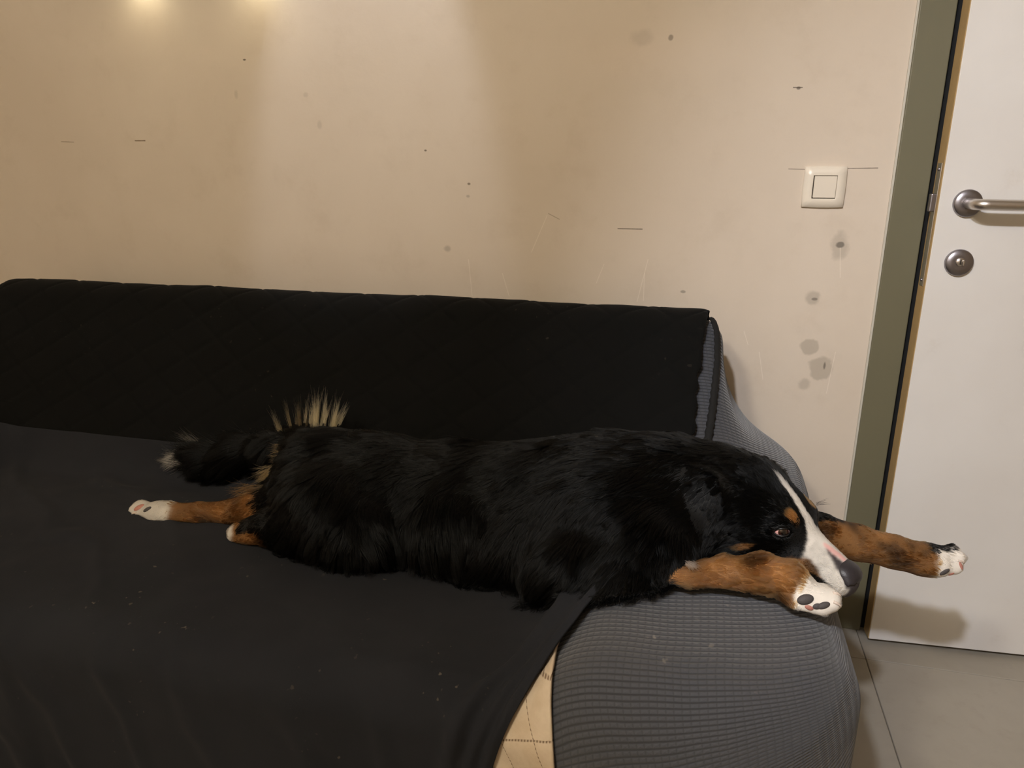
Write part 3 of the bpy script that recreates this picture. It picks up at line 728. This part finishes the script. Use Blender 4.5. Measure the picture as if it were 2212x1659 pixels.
# let the dog lie on the cloth instead of sinking into it
def lerp1(A, ax, xs_, new):
    i = np.clip(np.searchsorted(xs_, new) - 1, 0, len(xs_) - 2); t_ = ((new - xs_[i]) / (xs_[i + 1] - xs_[i])).astype(np.float32)
    sh = [1, 1, 1]; sh[ax] = -1; t_ = t_.reshape(sh); return np.take(A, i, ax) * (1 - t_) + np.take(A, i + 1, ax) * t_
SF = lerp1(lerp1(lerp1(F, 0, gx, AX), 1, gy, AY), 2, gz, AZ)
FD = np.maximum(FD, .019 - SF); del SF
V, Q = surface_nets(AX, AY, AZ, FD); V = relax(V, Q, 2, .45)
del FD
me = mesh_np('body', V, Q)

from mathutils.bvhtree import BVHTree
bv = BVHTree.FromPolygons([Vector(v) for v in V], [tuple(q) for q in Q.tolist()])
def surf(px, py):
    r = nrm(ray(px, py)); h = bv.ray_cast(Vector(CAM), Vector(r)); return (np.array(h[0]), np.array(h[1])) if h[0] is not None else (None, None)
PADPX = [(1740, 1295, (.0110, .0066, .0042), 14, 0), (1779, 1308, (.0088, .0043, .003), 18, 0), (1765, 1310, (.006, .004, .0028), 10, 0), (1748, 1313, (.006, .0032, .002), -20, 1),
         (2041, 1236, (.009, .0040, .0025), 35, 0), (2054, 1240, (.006, .0035, .002), 50, 1), (2076, 1222, (.003, .007, .002), 20, 1),
         (318, 1100, (.009, .0045, .003), 25, 0), (292, 1112, (.004, .007, .003), -30, 0), (300, 1096, (.011, .006, .003), 30, 1)]

# ---- coat: flow, fur length and colour from the nearest primitives
REG = [p[5] for p in PR]; FLOW = np.array([p[3] for p in PR]); LEN = np.array([p[4] for p in PR])
BLACK, TAN, WHITE, PINK, SKIN = range(5)
PAL = np.array([[.0018, .0020, .0022], [.185, .088, .030], [.74, .69, .62], [.80, .46, .42], [.050, .042, .044]])
def arc(chainpts, P):
    best = np.full(len(P), 9.); out = np.zeros(len(P)); acc = 0
    for (a, _), (b, _) in zip(chainpts[:-1], chainpts[1:]):
        ab = b - a; L_ = np.linalg.norm(ab); t_ = np.clip(((P - a) @ ab) / L_ ** 2, 0, 1); d = np.linalg.norm(P - a - t_[:, None] * ab, axis=1)
        out = np.where(d < best, acc + t_ * L_, out); best = np.minimum(best, d); acc += L_
    return out, acc
def inpoly(x, y, poly):
    r = np.zeros(x.shape, bool); n = len(poly); j = n - 1
    for i in range(n):
        xi, yi = poly[i]; xj, yj = poly[j]
        r ^= ((yi > y) != (yj > y)) & (x < (xj - xi) * (y - yi) / (yj - yi + 1e-12) + xi); j = i
    return r
PADS = [q for q in (surf(p[0] + o, p[1])[0] for p in PADPX for o in (-5, 0, 5)) if q is not None]
def coat(P):
    n = len(P); D = np.stack([prim_d(p, P) for p in PR], 1); i0 = D.argmin(1); dm = D.min(1, keepdims=True)
    wg = np.exp(-np.clip(D - dm, 0, 1) / .012); wg /= wg.sum(1, keepdims=True)
    flow = wg @ FLOW; ln = wg @ LEN; reg = np.array(REG)[i0]
    ja = np.where(np.linalg.norm(P - H(.03, 0, 0), axis=1) < .12, .0016, .0035); Pj = P + ja[:, None] * np.stack([fbm(P, 160, 77, 2), fbm(P, 160, 91, 2), fbm(P, 160, 55, 2)], 1)
    c = np.full(n, BLACK)
    # legs
    s, tot = arc(NL + [(W(1800, 1292, -.79), 0)], Pj); m = reg == 'foreleg_near'
    st = arc(NL, np.array([W(1452, 1266, -.765)]))[0][0]; sw_ = arc(NL + [(W(1800, 1292, -.79), 0)], np.array([W(1722, 1280, -.785)]))[0][0]
    c = np.where(m & (s > st), TAN, c); c = np.where(m & (s > sw_), WHITE, c)
    s, tot = arc(FL + [(W(2075, 1215, -.46), 0)], Pj); m = reg == 'foreleg_far'
    sw_ = arc(FL + [(W(2075, 1215, -.46), 0)], np.array([W(2010, 1210, -.46)]))[0][0]; c = np.where(m & (s > .07), TAN, c)
    axis_up = np.array([q @ E2 for q in Pj]) if False else Pj @ E2
    lx = Pj @ E1; base = np.interp(lx, [FL[k][0] @ E1 for k in range(5)] + [pawf @ E1], [FL[k][0] @ E2 for k in range(5)] + [pawf @ E2])
    c = np.where(m & (s > .07) & (axis_up - base > .0255 + .12 * np.clip(s - .10, -.2, .3)), BLACK, c)
    c = np.where(m & (s > sw_), WHITE, c)
    c = np.where(m & (s > sw_ - .012) & (s < sw_ + .035) & (Pj @ E2 - pawf @ E2 > .021), BLACK, c)
    s, tot = arc(HL + [(W(285, 1108, -.62), 0)], Pj); m = reg == 'hindleg_far'
    st = arc(HL, np.array([W(585, 1098, -.605)]))[0][0]; sw_ = arc(HL + [(W(285, 1108, -.62), 0)], np.array([W(378, 1113, -.625)]))[0][0]
    c = np.where(m & (s > st), TAN, c); c = np.where(m & (s > sw_), WHITE, c)
    m = reg == 'hindleg_near'; s, tot = arc(KL, Pj); q = Pj[:, 2] - np.interp(Pj[:, 0], [KL[k][0][0] for k in (3, 2, 1, 0)], [KL[k][0][2] for k in (3, 2, 1, 0)])
    c = np.where(m & (s > .05), TAN, c); c = np.where(m & (q > .008) & (Pj[:, 0] > KL[3][0][0] + .012), BLACK, c); c = np.where(m & (s > .112) & (Pj[:, 0] < KL[3][0][0] - .004), WHITE, c)
    hind_dim = np.where(np.char.startswith(reg.astype(str), 'hind'), .72, 1.0)  # dimmer light at this end put into the hind-leg coat colour
    # tan breeches behind the rump, white chest fleck, white tail tip
    br = np.linalg.norm((Pj - W(608, 985, -.52)) / [.030, .06, .05], axis=1) < 1; c = np.where(br & (reg != 'tail'), TAN, c)
    br = np.linalg.norm((Pj - W(555, 1070, -.58)) / [.06, .06, .03], axis=1) < 1; c = np.where(br & (reg != 'tail') & (RNG.random(n) < .6), TAN, c)
    c = np.where((reg == 'tail') & (Pj[:, 0] < TL[3][0][0] - .018), WHITE, c)
    # head markings, in the head's own frame
    q = (Pj - HO) @ HR; X, Y, Z = q.T; aY = np.abs(Y); head = (reg == 'head')
    b_lo = np.interp(X, [-.013, -.006, .0, .03, .053, .0775, .095], [.001, -.006, -.008, -.007, -.0025, -.006, -.06]); b_hi = np.interp(X, [-.013, -.006, .0, .035, .062, .077, .095], [.001, .003, .006, .0115, .0170, .022, .06])
    c = np.where(head & (Y > b_lo) & (Y < b_hi) & (Z > .0), WHITE, c)
    side = [(.070, .06), (.074, .036), (.080, .026), (.095, .013), (.112, .003), (.126, -.008), (.142, -.030), (.145, -.07), (.22, -.07), (.22, .06)]
    c = np.where(head & inpoly(X, Z, side), WHITE, c)
    tan = [(.020, -.036), (.045, -.022), (.062, -.010), (.080, .002), (.095, .012), (.112, .003), (.126, -.008), (.142, -.030), (.145, -.08), (.0, -.08), (.0, -.05)]
    c = np.where(head & inpoly(X, Z, tan), TAN, c)
    brow = ((X - .0455) / .0105) ** 2 + ((aY - .034) / .0095) ** 2 < 1
    c = np.where(head & brow & (Z > .034), TAN, c)
    ck = inpoly(X, Z, [(.004, -.022), (.018, -.006), (.036, .002), (.030, -.010), (.018, -.024)])
    c = np.where(head & ck & (aY > .03), TAN, c)
    X, Y, Z = ((P + .15 * (Pj - P) - HO) @ HR).T
    pk = inpoly(X, Y, [(.092, .005), (.098, .0105), (.115, .009), (.132, .005), (.136, -.003), (.118, -.005), (.102, .001)]) & (Z > 0)
    gk = inpoly(X, Y, [(.100, .011), (.118, .009), (.17, .002), (.17, .027), (.128, .0215)]) & (Z > -.002)
    c = np.where(head & gk, SKIN, c); c = np.where(head & pk, PINK, c)
    c = np.where(head & (X > .140) & (Z < .012) & (Z > -.022) & (aY < .020), SKIN, c)
    lip = np.abs(Z - np.interp(X, [.06, .10, .14, .16], [-.036, -.031, -.025, -.020])) < .0022
    c = np.where(head & lip & (X > .075) & (X < .152), SKIN, c)
    bare = head & ((c == PINK) | (c == SKIN))
    for pc in PADS: bare = bare | (np.linalg.norm(P - pc, axis=1) < .0075)
    ed = np.minimum.reduce([np.linalg.norm((q - (e + l * .006)) / .0165, axis=1) for e, l in zip(EYE, EL)]) < 1
    c = np.where(ed & head, BLACK, c); bare = bare | (np.minimum.reduce([np.linalg.norm(q - (e + l * .008), axis=1) for e, l in zip(EYE, EL)]) < .0115)
    rgb = PAL[c].copy() * hind_dim[:, None]
    v = fbm(P, 30, 13, 3)[:, None]; rgb = rgb * np.where((c == TAN)[:, None], 1 + .55 * v, 1 + .15 * v)
    rgb = np.where(((c == TAN) & (v[:, 0] < -.35))[:, None], rgb * .6, rgb)
    rgb = np.where((head & (c == WHITE) & (X > .085) & (Y > .010))[:, None], rgb * (1 - sstep(.006, .020, Y) * (.24 - .16 * vnoise(P, 240, 9)))[:, None], rgb)
    sp = head & (c == WHITE) & (X > .085) & (vnoise(P, 420, 5) > .82) & (Y > .008); rgb = np.where(sp[:, None], rgb * .45, rgb)
    return flow, ln, c, rgb, bare, reg
# weld per-vertex colour
_, _, _, vrgb, _, _ = coat(V)
vrgb = relax(vrgb, Q, 2, .6)
ca = me.color_attributes.new('coat', 'FLOAT_COLOR', 'POINT'); ca.data.foreach_set('color', np.concatenate([np.clip(vrgb, 0, 1), np.ones((len(V), 1))], 1).astype(np.float32).ravel())
t = NT('dog_skin'); at = t.add('ShaderNodeAttribute', attribute_name='coat'); f, _ = t.noise(t.coords()[0], 900, 2); t.bump(f, .3, .001)
mskin = t.out(at.outputs['Color'], .62, 0, .25)
body = link('body', me, mskin, dog)

t = NT('dog_fur'); at = t.add('ShaderNodeAttribute', attribute_name='coat')
t.n.remove(t.b); hb = t.add('ShaderNodeBsdfHairPrincipled'); hb.parametrization = 'COLOR'
t.t.links.new(at.outputs['Color'], hb.inputs['Color']); hb.inputs['Roughness'].default_value = .24; hb.inputs['Radial Roughness'].default_value = .45
hb.inputs['Random Roughness'].default_value = .2; hb.inputs['IOR'].default_value = 1.255
t.t.links.new(hb.outputs[0], t.n['Material Output'].inputs['Surface']); mfur = t.m

def hair_object(name, PTS, RAD, RGB, parent):
    N_, K_ = PTS.shape[:2]; hc = bpy.data.hair_curves.new(name); hc.add_curves([K_] * N_)
    hc.attributes['position'].data.foreach_set('vector', PTS.astype(np.float32).ravel())
    ra = hc.attributes.get('radius') or hc.attributes.new('radius', 'FLOAT', 'POINT'); ra.data.foreach_set('value', RAD.astype(np.float32).ravel())
    co = hc.attributes.new('coat', 'FLOAT_COLOR', 'CURVE'); co.data.foreach_set('color', np.concatenate([RGB, np.ones((N_, 1))], 1).astype(np.float32).ravel())
    hc.materials.append(mfur); o = bpy.data.objects.new(name, hc); COL.objects.link(o); o.parent = parent; tag(o, kind='stuff'); return o

# ---- strands
Tq = np.concatenate([Q[:, [0, 1, 2]], Q[:, [0, 2, 3]]]); A_, B_, C_ = V[Tq[:, 0]], V[Tq[:, 1]], V[Tq[:, 2]]
cr = np.cross(B_ - A_, C_ - A_); ar = np.linalg.norm(cr, axis=1) / 2; nr = cr / np.maximum(np.linalg.norm(cr, axis=1), 1e-12)[:, None]
cen = (A_ + B_ + C_) / 3; inhead = (np.linalg.norm((cen - H(.03, 0, -.01)), axis=1) < .17)
limb = (cen[:, 0] > .17) | (cen[:, 1] < -.70) | (cen[:, 0] < -.78)
under = cen[:, 2] < (.44 + .07 * sstep(-.2, -.05, cen[:, 0]))
wgt = ar * np.where(inhead, 5.5, np.where(limb, 1.8, 1.0)) * np.where(under & (nr[:, 2] < -.5), .05, 1)
NH = 360000
ti = RNG.choice(len(Tq), NH, p=wgt / wgt.sum()); r1 = np.sqrt(RNG.random(NH)); r2 = RNG.random(NH)
R0 = (1 - r1)[:, None] * A_[ti] + (r1 * (1 - r2))[:, None] * B_[ti] + (r1 * r2)[:, None] * C_[ti]
# smooth normals
vn = np.zeros_like(V)
for k in range(3):
    for d in range(3): vn[:, d] += np.bincount(Tq[:, k], cr[:, d], len(V))
vn /= np.maximum(np.linalg.norm(vn, axis=1), 1e-12)[:, None]
N0 = (1 - r1)[:, None] * vn[Tq[ti, 0]] + (r1 * (1 - r2))[:, None] * vn[Tq[ti, 1]] + (r1 * r2)[:, None] * vn[Tq[ti, 2]]
N0 /= np.maximum(np.linalg.norm(N0, axis=1), 1e-9)[:, None]
flow, ln, cc, rgb, bare, reg = coat(R0)
keep = ~bare
R0, N0, flow, ln, cc, rgb, reg = [a[keep] for a in (R0, N0, flow, ln, cc, rgb, reg)]
def strands(R0, N0, flow, ln, rgb, lift, clump, seed, gdens=55, droop=.25, wild=.25):
    n = len(R0); ft = flow - N0 * (flow * N0).sum(1)[:, None]; ft /= np.maximum(np.linalg.norm(ft, axis=1), .15)[:, None]
    wv_ = np.stack([fbm(R0, 14, seed + k, 2) for k in (1, 12, 23)], 1); ft = ft + .65 * wv_; ft -= N0 * (ft * N0).sum(1)[:, None]; ft /= np.maximum(np.linalg.norm(ft, axis=1), .2)[:, None]
    L_ = ln * (.65 + .5 * RNG.random(n)) * (1 + .55 * np.clip(fbm(R0, 22, seed + 40, 2), -.7, 1)); K_ = 6; s = np.linspace(0, 1, K_); rn = RNG.normal(size=(n, 3)) * wild
    pts = np.zeros((n, K_, 3)); pts[:, 0] = R0 - N0 * .001
    for j in range(1, K_):
        u = s[j]; d = ft * (1 - lift * (1 - u) ** 1.2)[:, None] + N0 * (lift * (1.15 - u) + .05)[:, None] + rn * u * .5; d[:, 2] -= droop * u * np.clip(ln / .04, 0, 1.5)
        d /= np.linalg.norm(d, axis=1)[:, None]; pts[:, j] = pts[:, j - 1] + d * (L_ / (K_ - 1))[:, None]
    ng = max(20, n // gdens); gi = RNG.choice(n, ng, replace=False); kd = kdtree.KDTree(ng)
    for a, i in enumerate(gi): kd.insert(R0[i], a)
    kd.balance(); near = np.array([kd.find(p)[1] for p in R0]); G = pts[gi[near]]; off = R0 - R0[gi[near]]; ok = np.linalg.norm(off, axis=1) < .02
    cl = (clump * ok)[:, None, None] * (s ** 1.4)[None, :, None]; tgt = G + off[:, None, :] * (1 - .75 * s)[None, :, None]
    return pts * (1 - cl) + tgt * cl
lift = np.where(np.isin(reg, ['head']), .27, np.where(reg == 'ear', .14, np.where(np.char.startswith(reg.astype(str), 'fore') | np.char.startswith(reg.astype(str), 'hind'), .22, .24)))
clp = np.where(np.isin(reg, ['head']), .25, .62)
PTS = strands(R0, N0, flow, ln, rgb, lift, clp, 100)
# keep strands out of the cloth
dS = sofa_sdf(PTS[:, -1]); PTS[:, -1] += np.clip(.02 - dS, 0, .05)[:, None] * np.array([0, -.3, .95]); dS = sofa_sdf(PTS[:, 3]); PTS[:, 3] += np.clip(.02 - dS, 0, .05)[:, None] * np.array([0, -.3, .95])
rr = np.where(np.isin(reg, ['head']), .00022, .00029)[:, None] * np.array([1, 1, .95, .85, .6, .15])[None]
hair_object('fur', PTS, rr, np.clip(rgb, 0, 1), body)

# long feathering: pale hair standing up behind the rump, tail tip, breeches
def tuft(n, root_fn, dir_fn, length, rgb_fn, rad=.0004, wild=.15, curl=.3):
    R = np.array([root_fn() for _ in range(n)]); D = np.array([dir_fn(p) for p in R]); D += RNG.normal(size=D.shape) * wild; D /= np.linalg.norm(D, axis=1)[:, None]
    L_ = length * (.5 + .6 * RNG.random(n)); K_ = 6; P_ = np.zeros((n, K_, 3)); P_[:, 0] = R; bend = RNG.normal(size=(n, 3)) * curl
    for j in range(1, K_):
        d = D + bend * (j / K_); d /= np.linalg.norm(d, axis=1)[:, None]; P_[:, j] = P_[:, j - 1] + d * (L_ / (K_ - 1))[:, None]
    return P_, np.full((n, 1), rad) * np.array([1, 1, .9, .75, .5, .12])[None], np.array([rgb_fn(p) for p in R])
U = RNG.uniform
BLOND = np.array([.62, .44, .22])
parts = []
for px_, py_, dx, lng, n, col in ((668, 915, -.10, .062, 60, 1), (690, 912, .0, .068, 110, 1), (712, 915, .18, .06, 70, 1), (726, 918, .5, .055, 50, 1), (640, 925, -.25, .06, 50, .25), (612, 935, -.45, .06, 60, .45), (655, 925, -.2, .07, 60, .12)):
    for _ in range(max(2, n // 13)):          # separate pointed locks
        lx, ly, lj, lk = px_ + U(-12, 12), py_ + U(-2, 14), U(-.16, .16), U(.75, 1.1)
        parts.append(tuft(13, lambda: W(lx + U(-3, 3), ly + U(-2, 3), -.47 + U(-.004, .004)), lambda p: E2 + (dx + lj) * E1 + .15 * np.array([0, 1, 0]), lng * lk, lambda p: np.clip(BLOND * col * U(.7, 1.1), 0, 1), .0004, .035, .10))
parts.append(tuft(170, lambda: W(405 + U(-15, 25), 990 + U(-9, 12), -.465), lambda p: -E1 + .05 * E2, .050, lambda p: np.array([.62, .56, .44]) * U(.5, 1), .0004, .16, .35))
parts.append(tuft(40, lambda: W(420 + U(-10, 10), 955 + U(-6, 6), -.45), lambda p: -E1 + .7 * E2, .045, lambda p: np.array([.4, .36, .3]) * U(.3, .8), .0003, .16, .35))
parts.append(tuft(160, lambda: W(615 + U(-8, 12), 975 + U(-16, 26), -.53), lambda p: -E1 - .1 * E2 - .3 * E3, .03, lambda p: np.array([.42, .25, .10]) * U(.3, 1), .0004, .2, .35))
parts.append(tuft(150, lambda: W(595 + U(-22, 16), 1018 + U(-14, 14), -.57), lambda p: -E1 - .55 * E2 - .3 * E3, .036, lambda p: np.array([.42, .26, .11]) * U(.3, 1), .0004, .2, .35))
parts.append(tuft(180, lambda: W(560 + U(-35, 30), 1062 + U(-18, 16), -.62), lambda p: -E1 - .25 * E2, .045, lambda p: np.array([.26, .14, .055]) * U(.2, 1), .0004, .2, .35))
def fleck():
    p = surf(1478 + U(-9, 12), 1206 + U(-5, 6))[0]; return p - E3 * U(.022, .034) if p is not None else W(1480, 1206, -.74)
parts.append(tuft(110, fleck, lambda p: E1 - .6 * E2 - .6 * E3, .014, lambda p: np.array([.7, .66, .6]) * U(.6, 1), .0003, .25, .3))
# shaggy hair on the tail and along the back
parts.append(tuft(900, lambda: (lambda k, u: TL[k][0] + (TL[k + 1][0] - TL[k][0]) * u + np.array([0, U(-.02, .01), U(-.02, .025)]))(int(U(0, 3.6)), U(0, 1)), lambda p: np.array([-1, U(-.3, .2), U(-.25, .45)]), .075, lambda p: PAL[BLACK] * U(.7, 1.6), .0004, .2, .3))
parts.append(tuft(9, lambda: W(1764 + U(-2, 2), 1090 + U(-5, 5), -.57), lambda p: E1 + .35 * E2, .022, lambda p: PAL[BLACK] * 2, .00016, .2, .2))
parts.append(tuft(40, lambda: H(.125 + U(-.01, .02), .026, -.020 + U(-.01, .006)), lambda p: hv(.1, 1, -.6), .014, lambda p: np.array([.55, .52, .48]), .00016, .35, .3))
parts.append(tuft(90, lambda: H(.150 + U(-.012, .004), U(-.008, .012), -.036 + U(-.003, .003)), lambda p: hv(.5, .2, -1), .010, lambda p: np.array([.7, .66, .6]), .0003, .3, .3))
hair_object('feathering', np.concatenate([p[0] for p in parts]), np.concatenate([p[1] for p in parts]), np.concatenate([p[2] for p in parts]), body)

# ---- eyes, nose, pads, claws
def eye_material():
    t = NT('dog_eye'); v, xyz = t.coords(); X, Y, Z = xyz[0], xyz[1], xyz[2]     # local z looks out
    r = t.math('SQRT', t.math('ADD', t.math('MULTIPLY', t.math('SUBTRACT', X, .0012), t.math('SUBTRACT', X, .0012)), t.math('MULTIPLY', Y, Y)))
    f, _ = t.noise(v, 700, 3)
    iris = t.mix(f, C(50, 27, 18), C(32, 17, 12)); scl = t.mix(t.ramp(X, -.010, -.004), C(226, 168, 160), C(210, 170, 165))
    col = t.mix(t.ramp(r, .0074, .0080), iris, scl); col = t.mix(t.ramp(r, .0042, .0036), col, (.004, .003, .003, 1))
    m = t.out(col, .06, 0, .6); t.b.inputs['Coat Weight'].default_value = .8; t.b.inputs['Coat Roughness'].default_value = .02; return m
meye = eye_material(); mlid = simple('black_eyelid', C(16, 14, 14), .35, nscale=300)
for e, l in zip(EYE, EL):
    c = H(*e); L3 = HR @ l; hor = nrm(np.cross(hu, L3)); hor = hor * (1 if hor @ hf > 0 else -1); hor = nrm(hor + .55 * hu); hor = nrm(hor - L3 * (hor @ L3)); ver = np.cross(L3, hor)
    bm = bmesh.new(); bmesh.ops.create_uvsphere(bm, u_segments=32, v_segments=20, radius=.0118); me_ = bpy.data.meshes.new('eye'); bm.to_mesh(me_); bm.free()
    o = link('eye', me_, meye); o.parent = dog; Rm = Matrix([[*row] for row in np.stack([hor, ver, L3], 1)]).to_4x4(); Rm.translation = Vector(c) - dog.location; o.matrix_local = Rm
    pts = []
    for k in range(33):
        a = 2 * math.pi * k / 32; x = .0112 * math.cos(a); yv = (.0064 if math.sin(a) > 0 else .0048) * abs(math.sin(a)) ** .9 * (1 if math.sin(a) > 0 else -1); z = math.sqrt(max(1e-8, .0122 ** 2 - x * x - yv * yv)); pts.append(c + hor * x + ver * yv + L3 * (z + .0006))
    lo_ = bm_obj('eyelid', tube_mesh('eyelid', pts, .0013, 8, False), mlid, None, True); lo_.parent = o; lo_.matrix_parent_inverse = (Matrix.Translation(dog.location) @ Rm).inverted()

# nose leather with nostrils, shaped in the head frame
ax_ = np.arange(-.032, .0321, .0009); G = grid_pts(ax_, ax_, ax_)
d = d_ell(G, (-.004, 0, .001), (.018, .0205, .0155)); d = smin(d, d_ell(G, (-.010, 0, .005), (.016, .017, .012)), .008); d = smin(d, d_cone(G, (.006, 0, .0), (.002, 0, -.015), .0075, .004), .008)
for s in (1, -1):
    d = smin(d, d_ell(G, (.003, s * .0125, -.003), (.0110, .0085, .0090)), .004)
d = smax(d, G[..., 0] - .0128, .006)
for s in (1, -1):
    d = smax(d, -d_ell(G, (.0125, s * .0095, -.002), (.0085, .0048, .0046)), .002)
    d = smax(d, -d_ell(G, (.0110, s * .0172, -.0025), (.0050, .0042, .0038)), .0015)
    d = smax(d, -d_cone(G, (.0095, s * .0140, -.0045), (-.004, s * .0225, -.0085), .0034, .0030), .002)
d = smax(d, -d_cone(G, (.0135, 0, .004), (.0115, 0, -.016), .0010, .0010), .002)
V2, Q2 = surface_nets(ax_, ax_, ax_, d); V2 = relax(V2, Q2, 1)
t = NT('nose_leather'); vv, _ = t.coords(); vo = t.add('ShaderNodeTexVoronoi'); vo.inputs['Scale'].default_value = 900; t.t.links.new(vv, vo.inputs['Vector']); t.bump(vo.outputs['Distance'], .2, .0006)
mnose = t.out(C(44, 40, 43), .42, 0, .45)
no = link('nose', mesh_np('nose', np.array([H(*(v * np.array([1.10, 1.15, 1.0]) + np.array([.1475, 0, .006]))) for v in V2]), Q2), mnose, dog); no['label'] = 'black leathery nose'

mpad = simple('paw_pad_leather', C(70, 65, 64), .7, nscale=350, namp=.25, bump=.001); mclaw = simple('pale_claw', C(206, 190, 176), .35, nscale=120); mpink = simple('pink_paw_skin', C(176, 120, 106), .6, nscale=200, namp=.15)
def pad(c, r, ax1, ax2, mat=mpad, name='paw_pad'):
    a = nrm(ax1); n = nrm(np.cross(a, ax2)); b = np.cross(n, a); bm = bmesh.new(); bmesh.ops.create_uvsphere(bm, u_segments=18, v_segments=12, radius=1)
    for v in bm.verts: v.co = Vector(c + a * v.co.x * r[0] + b * v.co.y * r[1] + n * v.co.z * r[2])
    return bm_obj(name, bm, mat, dog, True)
def front(p, rough_y):     # nearest body surface point seen along the ray through a photo pixel
    return W(*p, rough_y)
def pad_at(px, py, r, ang, mat=mpad, sink=.3):
    p, n = surf(px, py)
    if p is None: return
    a = math.cos(math.radians(ang)) * E1 + math.sin(math.radians(ang)) * E2; a = nrm(a - n * (a @ n)); b = np.cross(n, a); pad(p - n * r[2] * .15, r, a, b, mat)
for p in PADPX: pad_at(p[0], p[1], p[2], p[3], mpink if p[4] else mpad)
for px_, py_, dx, dy in ((1813, 1303, .75, -.35), (1812, 1282, .9, -.2), (2080, 1212, .9, -.2), (285, 1108, -.9, -.1)):
    p, n = surf(px_ - 6 * np.sign(dx), py_)
    if p is None: continue
    d_ = nrm(dx * E1 + dy * E2); bm = tube_mesh('claw', [p - d_ * .004, p + d_ * .002, p + d_ * .005 - .001 * E2, p + d_ * .007 - .0025 * E2], [.0022, .0020, .0014, .0004], 10); bm_obj('claw', bm, mclaw, dog, True)
